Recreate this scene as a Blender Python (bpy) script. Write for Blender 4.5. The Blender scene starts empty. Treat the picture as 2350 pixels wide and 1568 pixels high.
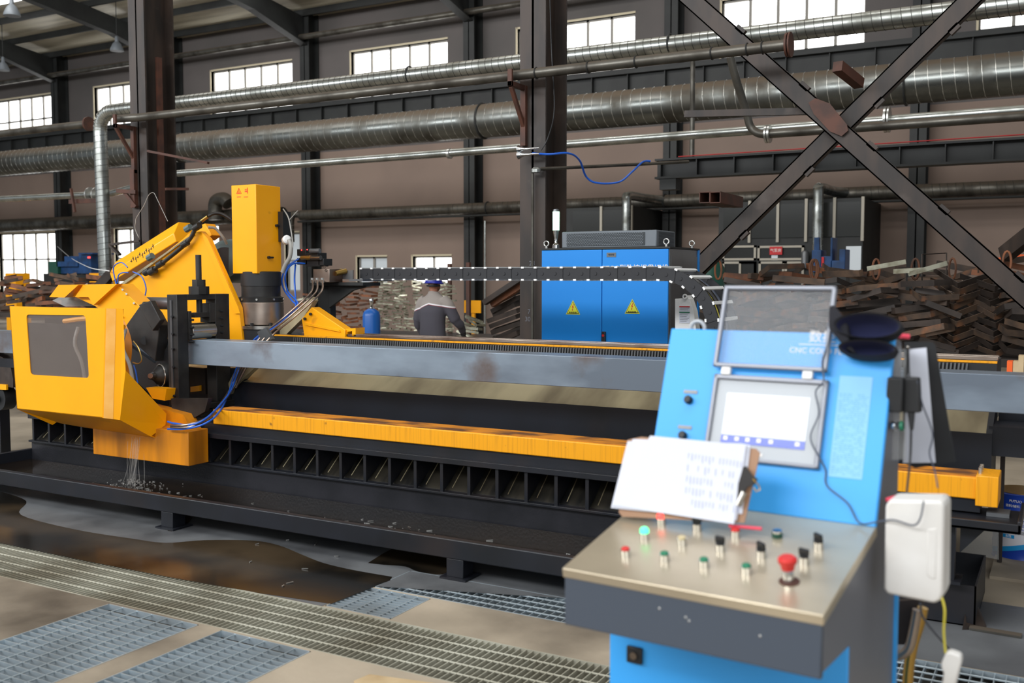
import bpy, bmesh, math, random
from mathutils import Vector, Matrix, Euler
PI = math.pi
sc = bpy.context.scene
col = sc.collection
# ------------------------------------------------------------------ camera, world, lights, exposure
FPX, CAMH, YAW, PITCH = 2285.0, 1.68, math.radians(29.23), math.atan(149/2285.0)
cd = bpy.data.cameras.new('camera'); cam = bpy.data.objects.new('camera', cd); col.objects.link(cam)
cam.location = (0, 0, CAMH); cam.rotation_euler = (PI/2-PITCH, 0, YAW)
cd.sensor_width = 36; cd.lens = 36*FPX/2350; cd.clip_end = 200; cd.clip_start = .05
cd.dof.use_dof = True; cd.dof.focus_distance = 7.6; cd.dof.aperture_fstop = 2.6
sc.camera = cam
sc.view_settings.view_transform = 'Standard'; sc.view_settings.look = 'None'
sc.view_settings.exposure = 0.45; sc.view_settings.gamma = 1; sc.view_settings.use_curve_mapping = False
w = bpy.data.worlds.new('world'); sc.world = w; w.use_nodes = True
w.node_tree.nodes['Background'].inputs[0].default_value = (.86, .93, 1, 1)
w.node_tree.nodes['Background'].inputs[1].default_value = .26
def area(name, loc, target, sx, sy, power, colr=(1, 1, 1)):
    l = bpy.data.lights.new(name, 'AREA'); l.shape = 'RECTANGLE'; l.size = sx; l.size_y = sy
    l.energy = power; l.color = colr
    o = bpy.data.objects.new(name, l); col.objects.link(o); o.location = loc
    o.rotation_euler = (Vector(target)-Vector(loc)).to_track_quat('-Z', 'Y').to_euler(); return o
area('front_fill', (5, -7, 4.5), (-3, 6, .8), 10, 5, 330, (.95, .98, 1))  # added fill lamp behind the camera for the foreground, no known opening
area('assumed_clerestory_fill', (-16, -6, 9), (-12, 22, 3), 30, 3, 2900, (.96, .98, 1))  # added fill lamp, standing in for assumed, unseen high windows behind the camera
area('assumed_skylight_fill', (-1.5, 2.0, 9.5), (-2.5, 4.5, 0), 9, 3, 330, (1, .99, .97))  # added overhead fill lamp for an assumed skylight out of view
area('wall_fill', (-13, 13.0, 10.4), (-12, 21, 2.5), 24, 1.2, 650, (1, .98, .95))  # added unseen lamp, aimed at the back wall to brighten it

# pixel of the photograph -> point of a world plane (used to read sizes off the photograph)
F_ = Vector((-math.sin(YAW)*math.cos(PITCH), math.cos(YAW)*math.cos(PITCH), -math.sin(PITCH)))
R_ = Vector((math.cos(YAW), math.sin(YAW), 0)); U_ = R_.cross(F_); C_ = Vector((0, 0, CAMH))
def P(px, py, X=None, Y=None, Z=None):
    r = F_ + R_*((px-1175)/FPX) + U_*((784-py)/FPX)
    t = X/r.x if X is not None else Y/r.y if Y is not None else (Z-CAMH)/r.z
    return C_ + r*t

# ------------------------------------------------------------------ materials
def L(*c):
    return tuple((v/255/12.92 if v/255 <= .04045 else ((v/255+.055)/1.055)**2.4) for v in c) + (1,)
def mat(name, c1, rough=.5, metal=0., c2=None, scale=4., lo=.4, hi=.65, stretch=(1, 1, 1), bump=0., bscale=None,
        rand=0., r2=None, emit=None, es=0., alpha=None, trans=0., coat=0., detail=5, c3=None, s3=1.5, lo3=.5, hi3=.7, spec=None):
    m = bpy.data.materials.new(name); m.use_nodes = True; nt = m.node_tree; N = nt.nodes; K = nt.links
    b = N['Principled BSDF']; b.inputs['Roughness'].default_value = rough; b.inputs['Metallic'].default_value = metal
    b.inputs['Base Color'].default_value = c1
    if coat: b.inputs['Coat Weight'].default_value = coat
    if spec is not None: b.inputs['Specular IOR Level'].default_value = spec
    if trans: b.inputs['Transmission Weight'].default_value = trans
    if alpha is not None: b.inputs['Alpha'].default_value = alpha
    if emit: b.inputs['Emission Color'].default_value = emit; b.inputs['Emission Strength'].default_value = es
    if c2 or bump or rand or c3:
        tc = N.new('ShaderNodeTexCoord'); mp = N.new('ShaderNodeMapping'); K.new(tc.outputs['Object'], mp.inputs[0])
        mp.inputs['Scale'].default_value = stretch
        if rand:
            oi = N.new('ShaderNodeObjectInfo'); mm = N.new('ShaderNodeMath'); mm.operation = 'MULTIPLY'; mm.inputs[1].default_value = 37
            K.new(oi.outputs['Random'], mm.inputs[0]); K.new(mm.outputs[0], mp.inputs['Location'])
        last = None
        if c2:
            n = N.new('ShaderNodeTexNoise'); n.inputs['Scale'].default_value = scale; n.inputs['Detail'].default_value = detail
            K.new(mp.outputs[0], n.inputs[0])
            mr = N.new('ShaderNodeMapRange'); mr.inputs[1].default_value = lo; mr.inputs[2].default_value = hi
            K.new(n.outputs[0], mr.inputs[0]); mx = N.new('ShaderNodeMix'); mx.data_type = 'RGBA'
            mx.inputs[6].default_value = c1; mx.inputs[7].default_value = c2; K.new(mr.outputs[0], mx.inputs[0]); last = mx.outputs[2]
            if r2 is not None:
                m2 = N.new('ShaderNodeMapRange'); m2.inputs[3].default_value = rough; m2.inputs[4].default_value = r2
                K.new(mr.outputs[0], m2.inputs[0]); K.new(m2.outputs[0], b.inputs['Roughness'])
        if c3:
            n3 = N.new('ShaderNodeTexNoise'); n3.inputs['Scale'].default_value = s3; n3.inputs['Detail'].default_value = 7
            K.new(tc.outputs['Object'], n3.inputs[0])
            mr3 = N.new('ShaderNodeMapRange'); mr3.inputs[1].default_value = lo3; mr3.inputs[2].default_value = hi3
            K.new(n3.outputs[0], mr3.inputs[0]); mx3 = N.new('ShaderNodeMix'); mx3.data_type = 'RGBA'
            if last: K.new(last, mx3.inputs[6])
            else: mx3.inputs[6].default_value = c1
            mx3.inputs[7].default_value = c3; K.new(mr3.outputs[0], mx3.inputs[0]); last = mx3.outputs[2]
        if rand:
            hs = N.new('ShaderNodeHueSaturation'); mr4 = N.new('ShaderNodeMapRange')
            mr4.inputs[3].default_value = 1-rand; mr4.inputs[4].default_value = 1+rand
            K.new(oi.outputs['Random'], mr4.inputs[0]); K.new(mr4.outputs[0], hs.inputs['Value'])
            if last: K.new(last, hs.inputs['Color'])
            else: hs.inputs['Color'].default_value = c1
            last = hs.outputs[0]
        if last: K.new(last, b.inputs['Base Color'])
        if bump:
            nb = N.new('ShaderNodeTexNoise'); nb.inputs['Scale'].default_value = bscale or scale*3; nb.inputs['Detail'].default_value = 4
            K.new(mp.outputs[0], nb.inputs[0]); bp = N.new('ShaderNodeBump'); bp.inputs['Strength'].default_value = bump
            bp.inputs['Distance'].default_value = .01
            K.new(nb.outputs[0], bp.inputs['Height']); K.new(bp.outputs[0], b.inputs['Normal'])
    return m
M = {}
M['floor'] = mat('concrete_floor', L(174, 160, 140), .75, c2=L(136, 125, 108), scale=1.3, lo=.35, hi=.7, c3=L(84, 74, 62), s3=.55, lo3=.52, hi3=.68, bump=.15, bscale=30, detail=9)
M['grey_conc'] = mat('grey_wet_concrete', L(104, 106, 108), .5, c2=L(80, 81, 83), scale=2, bump=.1, bscale=25, r2=.35)
M['puddle'] = mat('dirty_puddle', L(58, 48, 36), .16, spec=.3, c2=L(74, 62, 47), scale=1.2, lo=.4, hi=.62, bump=.03, bscale=5, c3=L(24, 22, 19), s3=.7, lo3=.48, hi3=.6)
M['pit'] = mat('pit_concrete', L(96, 92, 84), .8, c2=L(46, 43, 39), scale=3)
M['wall'] = mat('beige_wall_panel', L(138, 119, 107), .75, c2=L(130, 112, 101), scale=.5, bump=.02, bscale=3)
M['wall_up'] = mat('shaded_wall_panel', L(98, 92, 90), .75, c2=L(88, 84, 82), scale=.5)  # upper wall: the weaker light up there is put into this darker colour
M['foil'] = mat('roof_insulation_foil', L(214, 207, 186), .42, .15, c2=L(160, 152, 132), scale=1.2, stretch=(.25, 2.5, 1), bump=.8, bscale=2.2)
M['dark_steel'] = mat('dark_green_grey_paint', L(37, 39, 38), .6, c2=L(27, 28, 28), scale=2)
M['brown_steel'] = mat('brown_primer_steel', L(60, 47, 39), .55, c2=L(38, 31, 27), scale=1.6, lo=.4, hi=.62, stretch=(3, 3, .7), c3=L(70, 60, 54), s3=4, lo3=.62, hi3=.75)
M['rust_primer'] = mat('red_primer', L(88, 52, 38), .65, c2=L(66, 42, 33), scale=6)
M['galv'] = mat('galvanised_sheet', L(176, 179, 175), .24, .92, c2=L(118, 119, 113), scale=3.5, lo=.4, hi=.7, r2=.42, bump=.05, bscale=9)
M['galv_dark'] = mat('dusty_galvanised_sheet', L(104, 101, 94), .38, .75, c2=L(66, 62, 56), scale=2.5, lo=.4, hi=.65, r2=.6)
M['duct'] = mat('duct_sheet', L(116, 119, 116), .27, .88, c2=L(78, 76, 70), scale=1.6, lo=.42, hi=.68, r2=.55, bump=.05, bscale=4)
M['dust'] = mat('brown_dust', L(98, 84, 68), .9)
M['seam'] = mat('duct_seam', L(196, 196, 190), .35, .8)
M['yellow'] = mat('yellow_paint', L(254, 174, 6), .36, c2=L(252, 168, 6), scale=2, c3=L(196, 128, 28), s3=5, lo3=.66, hi3=.8, spec=.45)
M['yellow_worn'] = mat('worn_yellow_paint', L(240, 162, 8), .45, c2=L(208, 138, 14), scale=3, lo=.5, hi=.75, stretch=(22, 22, .7), c3=L(120, 78, 30), s3=9, lo3=.66, hi3=.74)
M['yellow_top'] = mat('dirty_yellow_paint', L(214, 134, 34), .6, c2=L(104, 66, 38), scale=6, lo=.44, hi=.6, stretch=(.6, 1.5, 1), detail=9)
M['yellow_skirt'] = mat('oily_yellow_paint', L(222, 138, 18), .35, c2=L(150, 92, 24), scale=1.6, lo=.45, hi=.7, stretch=(3, 3, .4))
M['navy'] = mat('dark_navy_paint', L(25, 28, 36), .42, c2=L(18, 20, 25), scale=2.5, c3=L(38, 32, 32), s3=1.7, lo3=.55, hi3=.75)
M['navy_wet'] = mat('wet_navy_paint', L(38, 38, 43), .38, c2=L(25, 26, 30), scale=3, bump=.15, bscale=60)
M['label_pale'] = mat('pale_blue_label', L(132, 192, 240), .5)
M['label_txt'] = mat('label_print', L(104, 168, 222), .5)
M['slope'] = mat('oily_beige_steel', L(186, 174, 140), .42, .25, c2=L(120, 108, 84), scale=1.1, lo=.42, hi=.6, stretch=(1.6, .4, 1), c3=L(70, 38, 30), s3=1.1, lo3=.66, hi3=.72, bump=.05)
M['oily_dark'] = mat('oily_dark_steel', L(56, 52, 44), .35, .3, c2=L(24, 24, 24), scale=3, lo=.4, hi=.6, stretch=(3, .4, 1))
M['mill'] = mat('blue_grey_mill_scale', L(150, 164, 178), .4, .35, c2=L(108, 118, 130), scale=1.5, lo=.4, hi=.62, stretch=(.6, 1, 1.6), c3=L(104, 92, 88), s3=2.2, lo3=.6, hi3=.74)
M['black'] = mat('black_oxide_steel', L(58, 57, 55), .48, .35, c2=L(38, 37, 37), scale=5)
M['blackp'] = mat('black_plastic', L(30, 31, 33), .5)
M['chain'] = mat('chain_black_nylon', L(34, 35, 39), .55)
M['steel'] = mat('bright_steel', L(200, 196, 188), .25, .95, c2=L(140, 128, 118), scale=3)
M['steel_warm'] = mat('ground_steel', L(176, 162, 150), .35, .9, c2=L(120, 98, 86), scale=2.5)
M['chrome'] = mat('chrome', L(222, 224, 226), .12, 1)
M['zinc'] = mat('zinc_bolt', L(200, 200, 196), .3, .9)
M['blue'] = mat('cabinet_blue', L(20, 134, 220), .42, c2=L(16, 126, 212), scale=.6)
M['blue2'] = mat('console_blue', L(62, 166, 242), .42, spec=.4)
M['blue_cyl'] = mat('cylinder_blue', L(20, 88, 166), .35)
M['blue_mach'] = mat('machine_blue', L(22, 68, 120), .5, c2=L(16, 48, 84), scale=5)
M['hose_blue'] = mat('blue_hose', L(28, 92, 196), .35)
M['seam_dk'] = mat('dark_duct_seam', L(70, 70, 66), .5, .6)
M['yellow_pale'] = mat('pale_yellow_paint', L(244, 184, 96), .45, c2=L(236, 168, 70), scale=6)
M['dull_red'] = mat('dull_red_line', L(160, 34, 36), .6)
M['cabgrey'] = mat('stainless_grey', L(116, 118, 120), .4, .6, c2=L(96, 97, 99), scale=2, stretch=(1, 1, .4))
M['skirtgrey'] = mat('slate_grey_paint', L(72, 80, 92), .5)
M['sidegrey'] = mat('grey_side_paint', L(112, 114, 122), .4, .15)
M['desk'] = mat('brushed_steel_desk', L(216, 202, 176), .28, .6, c2=L(176, 162, 140), scale=2.2, r2=.36, lo=.4, hi=.7, stretch=(.6, 1, 1))
M['fan'] = mat('fan_box_grey', L(108, 114, 120), .5, .2)
M['fanmesh'] = mat('fan_mesh_dark', L(48, 54, 58), .6)
M['white'] = mat('white_plastic', L(238, 238, 236), .45)
M['offwhite'] = mat('dirty_white_plastic', L(232, 230, 226), .5, c2=L(208, 202, 194), scale=3)
M['paper'] = mat('paper', L(216, 219, 230), .8)
M['ink'] = mat('faint_pencil', L(164, 170, 204), .8)
M['cork'] = mat('brown_hardboard', L(166, 128, 100), .6)
M['screen'] = mat('screen_lit', L(120, 124, 130), .2, emit=(.9, .95, 1, 1), es=.5)
M['screen_blue'] = mat('screen_blue', L(50, 66, 150), .2, emit=L(88, 112, 220), es=.35)
M['bezel'] = mat('bezel_grey', L(188, 192, 196), .4, .2)
M['bezel_in'] = mat('bezel_inner', L(176, 181, 186), .4)
M['frame_al'] = mat('grey_lid_frame', L(142, 145, 154), .4, .2)
M['plastic'] = mat('clear_lid', (.45, .47, .5, 1), .1, alpha=.11)
M['film'] = mat('clear_film', (.6, .6, .58, 1), .2, alpha=.28)
M['glass'] = mat('guard_window', (.22, .18, .16, 1), .1, alpha=.35)
M['red'] = mat('red_plastic', L(206, 44, 40), .4)
M['pink'] = mat('red_pen', L(226, 70, 92), .4)
M['redlit'] = mat('red_lit', L(255, 60, 60), .3, emit=(1, .05, .04, 1), es=2.2)
M['greenlit'] = mat('green_lit', L(60, 230, 130), .3, emit=(.08, .9, .35, 1), es=1.6)
M['beacon'] = mat('beacon_lit', L(220, 255, 236), .3, emit=(.30, 1, .55, 1), es=2.6)
M['green'] = mat('green_button', L(22, 118, 84), .4)
M['dgreen'] = mat('dark_green', L(24, 74, 60), .45)
M['cream'] = mat('cream_button', L(196, 180, 140), .4)
M['glove'] = mat('navy_felt', L(34, 34, 40), .95)
M['glove_in'] = mat('navy_lining', L(24, 28, 62), .95)
M['orange'] = mat('orange_paint', L(236, 96, 30), .5)
M['rust'] = mat('rusty_strip', L(92, 72, 56), .7, .1, c2=L(58, 49, 43), scale=7, lo=.35, hi=.65, rand=.5, c3=L(138, 88, 54), s3=4, lo3=.58, hi3=.75)
M['rust_o'] = mat('orange_rust_strip', L(132, 80, 50), .7, c2=L(86, 58, 42), scale=7, rand=.4)
M['rust_dk'] = mat('dark_mill_strip', L(68, 58, 52), .55, .3, c2=L(48, 42, 38), scale=6, rand=.35)
M['galv_strip'] = mat('galvanised_strip', L(188, 186, 166), .4, .6, c2=L(134, 128, 106), scale=6, rand=.3)
M['window'] = mat('window_daylight', (1, 1, 1, 1), .5, emit=(1, 1, 1, 1), es=2.6)
M['winframe'] = mat('window_frame_grey', L(150, 146, 138), .6)
M['winreveal'] = mat('window_reveal', L(206, 194, 166), .7)
M['darkglass'] = mat('dark_glass', L(46, 47, 45), .15)
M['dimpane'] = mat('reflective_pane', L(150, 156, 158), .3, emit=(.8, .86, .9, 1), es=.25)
M['boothframe'] = mat('booth_frame', L(176, 170, 156), .6)
M['signred'] = mat('sign_red', L(200, 30, 34), .5)
M['signwhite'] = mat('sign_white', L(240, 236, 232), .5)
M['signyel'] = mat('sign_yellow', L(206, 206, 48), .5)
M['sticker'] = mat('sticker_red', L(226, 62, 22), .5)
M['ink_black'] = mat('ink_black', L(30, 30, 28), .5)
M['motor'] = mat('motor_grey_green', L(92, 110, 112), .45, .1)
M['grating'] = mat('galvanised_grating', L(196, 210, 218), .35, .6, c2=L(140, 146, 148), scale=2.4, lo=.4, hi=.7, r2=.6)
M['grating_old'] = mat('dusty_grating', L(190, 188, 172), .55, .2, c2=L(150, 144, 126), scale=1.8, lo=.4, hi=.65)
M['skin'] = mat('skin', L(150, 98, 76), .6)
M['helmet'] = mat('helmet_blue', L(30, 40, 150), .3)
M['trouser'] = mat('trousers', L(46, 46, 52), .9)
M['gloveb'] = mat('work_glove', L(34, 32, 32), .9)
M['water'] = mat('splash_water', (.55, .53, .5, 1), .1, alpha=.16)
M['traywater'] = mat('oily_tray_water', L(20, 17, 15), .07, c2=L(36, 28, 20), scale=.9, bump=.06, bscale=6)
M['drumblue'] = mat('drum_blue', L(28, 66, 170), .35)
M['drumwhite'] = mat('drum_white', L(220, 218, 224), .4)
M['drumcyan'] = mat('drum_cyan', L(26, 150, 214), .4)
M['wire_y'] = mat('yellow_wire', L(204, 190, 60), .5)
M['cord'] = mat('grey_cord', L(74, 80, 94), .5)
M['hoseb'] = mat('black_hose', L(34, 30, 28), .4)
M['hoseg'] = mat('grey_hose', L(158, 156, 150), .5)
M['brass'] = mat('brass', L(196, 160, 88), .3, .9)
M['wood'] = mat('pale_wood', L(196, 172, 134), .7, c2=L(168, 142, 104), scale=5)

# ------------------------------------------------------------------ mesh builder
LOC = {}
class MB:
    def __init__(s): s.v = []; s.f = []
    def add(s, vs, fs):
        n = len(s.v); s.v += [Vector(v) for v in vs]; s.f += [tuple(i+n for i in f) for f in fs]; return s
    def box(s, x0, x1, y0, y1, z0, z1):
        return s.add([(x0,y0,z0),(x1,y0,z0),(x1,y1,z0),(x0,y1,z0),(x0,y0,z1),(x1,y0,z1),(x1,y1,z1),(x0,y1,z1)],
                     [(0,3,2,1),(4,5,6,7),(0,1,5,4),(1,2,6,5),(2,3,7,6),(3,0,4,7)])
    def prism(s, pts, vec):
        n = len(pts); a = [Vector(p) for p in pts]; b = [p+Vector(vec) for p in a]
        return s.add(a+b, [tuple(range(n)), tuple(reversed(range(n, 2*n)))]+[(i, (i+1) % n, (i+1) % n+n, i+n) for i in range(n)])
    def beam(s, p0, p1, wd, ht, up=(0, 0, 1)):
        p0 = Vector(p0); p1 = Vector(p1); d = (p1-p0).normalized(); sd = d.cross(Vector(up)).normalized(); u = sd.cross(d)
        q = [p0+sd*a*wd/2+u*b*ht/2 for a, b in ((-1,-1),(1,-1),(1,1),(-1,1))]
        return s.prism(q, p1-p0)
    def tube(s, pts, r, n=10, closed=False, caps=True):
        pts = [Vector(p) for p in pts]; m = len(pts); rr = r if isinstance(r, (list, tuple)) else [r]*m
        T = []
        for i in range(m):
            a = pts[(i-1) % m] if (closed or i > 0) else pts[i]; b = pts[(i+1) % m] if (closed or i < m-1) else pts[i]
            T.append((b-a).normalized())
        ref = Vector((0, 0, 1)) if abs(T[0].z) < .9 else Vector((1, 0, 0))
        nrm = (ref - T[0]*ref.dot(T[0])).normalized(); vs = []
        for i in range(m):
            nrm = (nrm - T[i]*nrm.dot(T[i]));  nrm = nrm.normalized() if nrm.length > 1e-6 else T[i].orthogonal().normalized()
            bn = T[i].cross(nrm)
            for k in range(n):
                a = 2*PI*k/n; vs.append(pts[i]+(nrm*math.cos(a)+bn*math.sin(a))*rr[i])
        fs = []
        for i in range(m if closed else m-1):
            for k in range(n):
                i2 = (i+1) % m
                fs.append((i*n+k, i*n+(k+1) % n, i2*n+(k+1) % n, i2*n+k))
        if caps and not closed: fs += [tuple(reversed(range(n))), tuple(range((m-1)*n, m*n))]
        return s.add(vs, fs)
    def cyl(s, p0, p1, r, n=24, r1=None): return s.tube([p0, p1], [r, r if r1 is None else r1], n)
    def lathe(s, prof, c, ax=(0, 0, 1), n=28):
        q = Vector((0, 0, 1)).rotation_difference(Vector(ax).normalized()); c = Vector(c); vs = []; fs = []; m = len(prof)
        for r, z in prof:
            for k in range(n):
                a = 2*PI*k/n; vs.append(c+q @ Vector((max(r, 1e-4)*math.cos(a), max(r, 1e-4)*math.sin(a), z)))
        for i in range(m-1):
            for k in range(n): fs.append((i*n+k, i*n+(k+1) % n, (i+1)*n+(k+1) % n, (i+1)*n+k))
        fs += [tuple(reversed(range(n))), tuple(range((m-1)*n, m*n))]
        return s.add(vs, fs)
    def torus(s, c, ax, R, r, n=24, k=8):
        q = Vector((0, 0, 1)).rotation_difference(Vector(ax).normalized()); c = Vector(c)
        return s.tube([c+q @ Vector((R*math.cos(2*PI*i/n), R*math.sin(2*PI*i/n), 0)) for i in range(n)], r, k, closed=True)
    def ell(s, c, rx, ry, rz, rot=None, n=16):
        vs = []; fs = []; c = Vector(c); rot = rot or Matrix.Identity(3)
        for i in range(n//2+1):
            t = PI*i/(n//2)
            for k in range(n):
                a = 2*PI*k/n; vs.append(c+rot @ Vector((rx*max(math.sin(t), .01)*math.cos(a), ry*max(math.sin(t), .01)*math.sin(a), rz*math.cos(t))))
        for i in range(n//2):
            for k in range(n): fs.append((i*n+k, (i+1)*n+k, (i+1)*n+(k+1) % n, i*n+(k+1) % n))
        fs += [tuple(range(n)), tuple(reversed(range(n//2*n, n//2*n+n)))]
        return s.add(vs, fs)
    def grid(s, fn, nu, nv):
        return s.add([fn(i/nu, j/nv) for i in range(nu+1) for j in range(nv+1)],
                     [(i*(nv+1)+j, (i+1)*(nv+1)+j, (i+1)*(nv+1)+j+1, i*(nv+1)+j+1) for i in range(nu) for j in range(nv)])
    def build(s, name, m, parent=None, bevel=0, ang=40, flat=False, recalc=True, loc=None):
        me = bpy.data.meshes.new(name)
        if parent is not None: o0 = LOC[parent]
        elif loc is not None: o0 = Vector(loc)
        else:
            xs = [v.x for v in s.v]; ys = [v.y for v in s.v]; zs = [v.z for v in s.v]
            o0 = Vector(((min(xs)+max(xs))/2, (min(ys)+max(ys))/2, min(zs)))
        me.from_pydata([v-o0 for v in s.v], [], s.f); me.validate()
        if recalc:
            bm = bmesh.new(); bm.from_mesh(me); bmesh.ops.recalc_face_normals(bm, faces=bm.faces); bm.to_mesh(me); bm.free()
        if not flat:
            me.shade_smooth(); me.set_sharp_from_angle(angle=math.radians(ang))
        me.materials.append(M[m] if isinstance(m, str) else m)
        o = bpy.data.objects.new(name, me); col.objects.link(o)
        if parent is not None: o.parent = parent
        else: o.location = o0
        LOC[o] = o0
        if bevel:
            b = o.modifiers.new('bevel', 'BEVEL'); b.width = bevel; b.segments = 2; b.limit_method = 'ANGLE'; b.angle_limit = math.radians(40)
        return o
def tag(o, label=None, cat=None, group=None, kind=None):
    if label: o['label'] = label
    if cat: o['category'] = cat
    if group: o['group'] = group
    if kind: o['kind'] = kind
    return o
def thing(name, label, cat, loc, group=None, kind=None):
    o = bpy.data.objects.new(name, None); col.objects.link(o); o.location = loc; o.empty_display_size = .1; LOC[o] = Vector(loc)
    return tag(o, label, cat, group, kind)
def struct(mb, name, m, **k): return tag(mb.build(name, m, **k), kind='structure')
def copy_tree(o, parent=None):
    c = o.copy(); col.objects.link(c)
    if parent is not None: c.parent = parent
    LOC[c] = LOC[o]
    for ch in list(o.children): copy_tree(ch, c)
    return c
def bez(pts, n=8):   # Catmull-Rom through points
    pts = [Vector(p) for p in pts]; out = []
    for i in range(len(pts)-1):
        p0 = pts[max(i-1, 0)]; p1 = pts[i]; p2 = pts[i+1]; p3 = pts[min(i+2, len(pts)-1)]
        for k in range(n):
            t = k/n
            out.append(.5*((2*p1)+(-p0+p2)*t+(2*p0-5*p1+4*p2-p3)*t*t+(-p0+3*p1-3*p2+p3)*t*t*t))
    return out+[pts[-1]]
def pp(pts, Y): return [P(x, y, Y=Y) for x, y in pts]
def text_mesh(txt, size, o, u, v, ext=.0008, align='CENTER', wrap=None):
    """writing as thin solid letters: o origin, u right, v up (unit vectors)"""
    cu = bpy.data.curves.new('writing', 'FONT'); cu.body = txt; cu.size = size; cu.align_x = align; cu.align_y = 'CENTER'; cu.extrude = ext; cu.resolution_u = 3
    t = bpy.data.objects.new('writing', cu); col.objects.link(t)
    me = bpy.data.meshes.new_from_object(t.evaluated_get(bpy.context.evaluated_depsgraph_get()))
    bpy.data.objects.remove(t); bpy.data.curves.remove(cu)
    mb = MB(); o = Vector(o); u = Vector(u); v = Vector(v); n = u.cross(v)
    vs = [wrap(p.co) if wrap else o+u*p.co.x+v*p.co.y+n*p.co.z for p in me.vertices]
    mb.add(vs, [tuple(p.vertices) for p in me.polygons]); bpy.data.meshes.remove(me); return mb
def dusty(m, colr, lo=.15, hi=.75):   # settled dust: lies on whatever faces up, stays when a lamp moves
    nt = M[m].node_tree; N = nt.nodes; K = nt.links; b = N['Principled BSDF']
    g = N.new('ShaderNodeNewGeometry'); sx = N.new('ShaderNodeSeparateXYZ'); K.new(g.outputs['Normal'], sx.inputs[0])
    nz = N.new('ShaderNodeTexNoise'); nz.inputs['Scale'].default_value = 3; ad = N.new('ShaderNodeMath'); ad.operation = 'MULTIPLY_ADD'
    K.new(nz.outputs[0], ad.inputs[0]); ad.inputs[1].default_value = .5; K.new(sx.outputs[2], ad.inputs[2])
    mr = N.new('ShaderNodeMapRange'); mr.inputs[1].default_value = lo+.25; mr.inputs[2].default_value = hi+.25; K.new(ad.outputs[0], mr.inputs[0])
    base = b.inputs['Base Color'].links[0].from_socket
    mx = N.new('ShaderNodeMix'); mx.data_type = 'RGBA'; K.new(mr.outputs[0], mx.inputs[0]); K.new(base, mx.inputs[6]); mx.inputs[7].default_value = colr; K.new(mx.outputs[2], b.inputs['Base Color'])
    mm = N.new('ShaderNodeMapRange'); mm.inputs[3].default_value = b.inputs['Metallic'].default_value; mm.inputs[4].default_value = 0; K.new(mr.outputs[0], mm.inputs[0]); K.new(mm.outputs[0], b.inputs['Metallic'])
    if b.inputs['Roughness'].links:
        r0 = b.inputs['Roughness'].links[0].from_socket; mo = N.new('ShaderNodeMix'); K.new(mr.outputs[0], mo.inputs[0]); K.new(r0, mo.inputs[2]); mo.inputs[3].default_value = .9; K.new(mo.outputs[0], b.inputs['Roughness'])
dusty('duct', L(88, 76, 62)); dusty('galv_dark', L(80, 70, 58)); dusty('galv', L(120, 112, 96), .6, 1.0)
random.seed(7)

# ================================================================== SETTING
XW0, XW1, YW = -46, 9, 24.8
# floor with pits under the gratings
PITS = [(-14, 2.2, 3.39, 3.87), (-4.26, -3.62, .9, 3.37), (-3.47, -2.92, .9, 3.37), (-3.27, -2.86, 3.89, 4.24), (-3.24, 1.2, 4.26, 4.60)]
xs = sorted({XW0, XW1} | {p[0] for p in PITS} | {p[1] for p in PITS}); ys = sorted({-8, 25.2} | {p[2] for p in PITS} | {p[3] for p in PITS})
fl = MB()
for i in range(len(xs)-1):
    for j in range(len(ys)-1):
        cx, cy = (xs[i]+xs[i+1])/2, (ys[j]+ys[j+1])/2
        if not any(p[0] < cx < p[1] and p[2] < cy < p[3] for p in PITS):
            fl.add([(xs[i], ys[j], 0), (xs[i+1], ys[j], 0), (xs[i+1], ys[j+1], 0), (xs[i], ys[j+1], 0)], [(0, 1, 2, 3)])
struct(fl, 'floor', 'floor', flat=True, loc=(0, 0, 0))
for k, (x0, x1, y0, y1) in enumerate(PITS):
    b = MB().add([(x0,y0,0),(x1,y0,0),(x1,y1,0),(x0,y1,0),(x0,y0,-.25),(x1,y0,-.25),(x1,y1,-.25),(x0,y1,-.25)],
                 [(4,5,6,7),(0,1,5,4),(1,2,6,5),(2,3,7,6),(3,0,4,7)])
    struct(b, 'floor_channel', 'pit', flat=True)
# wall with real window holes
UPW = [(-37.30, -33.76), (-31.41, -27.87), (-25.5, -21.94), (-19.56, -16.03), (-13.70, -10.18), (-7.84, -4.39), (-1.96, 1.5)]
LOW = [(-37.3, -33.76, 1.0, 3.38), (-30.5, -27.0, 1.0, 3.42), (-25.75, -25.3, 1.9, 3.45), (-22.32, -21.73, 1.2, 3.10), (-19.4, -18.26, 1.45, 2.29), (-17.3, -15.92, 1.45, 2.29), (1.0, 2.4, 1.2, 2.3)]
def wall_cells(z0, z1, holes, name, m):
    xs = sorted({XW0, XW1} | {h[0] for h in holes} | {h[1] for h in holes}); zs = sorted({z0, z1} | {h[2] for h in holes} | {h[3] for h in holes})
    b = MB()
    for i in range(len(xs)-1):
        for j in range(len(zs)-1):
            cx, cz = (xs[i]+xs[i+1])/2, (zs[j]+zs[j+1])/2
            if not any(h[0] < cx < h[1] and h[2] < cz < h[3] for h in holes):
                b.box(xs[i], xs[i+1], YW, YW+.3, zs[j], zs[j+1])
    struct(b, name, m, flat=True, loc=(0, YW, z0))
wall_cells(0, 5.6, LOW, 'wall_back', 'wall')
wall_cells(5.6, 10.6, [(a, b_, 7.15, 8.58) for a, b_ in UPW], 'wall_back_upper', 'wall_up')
nwin = 0
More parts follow.
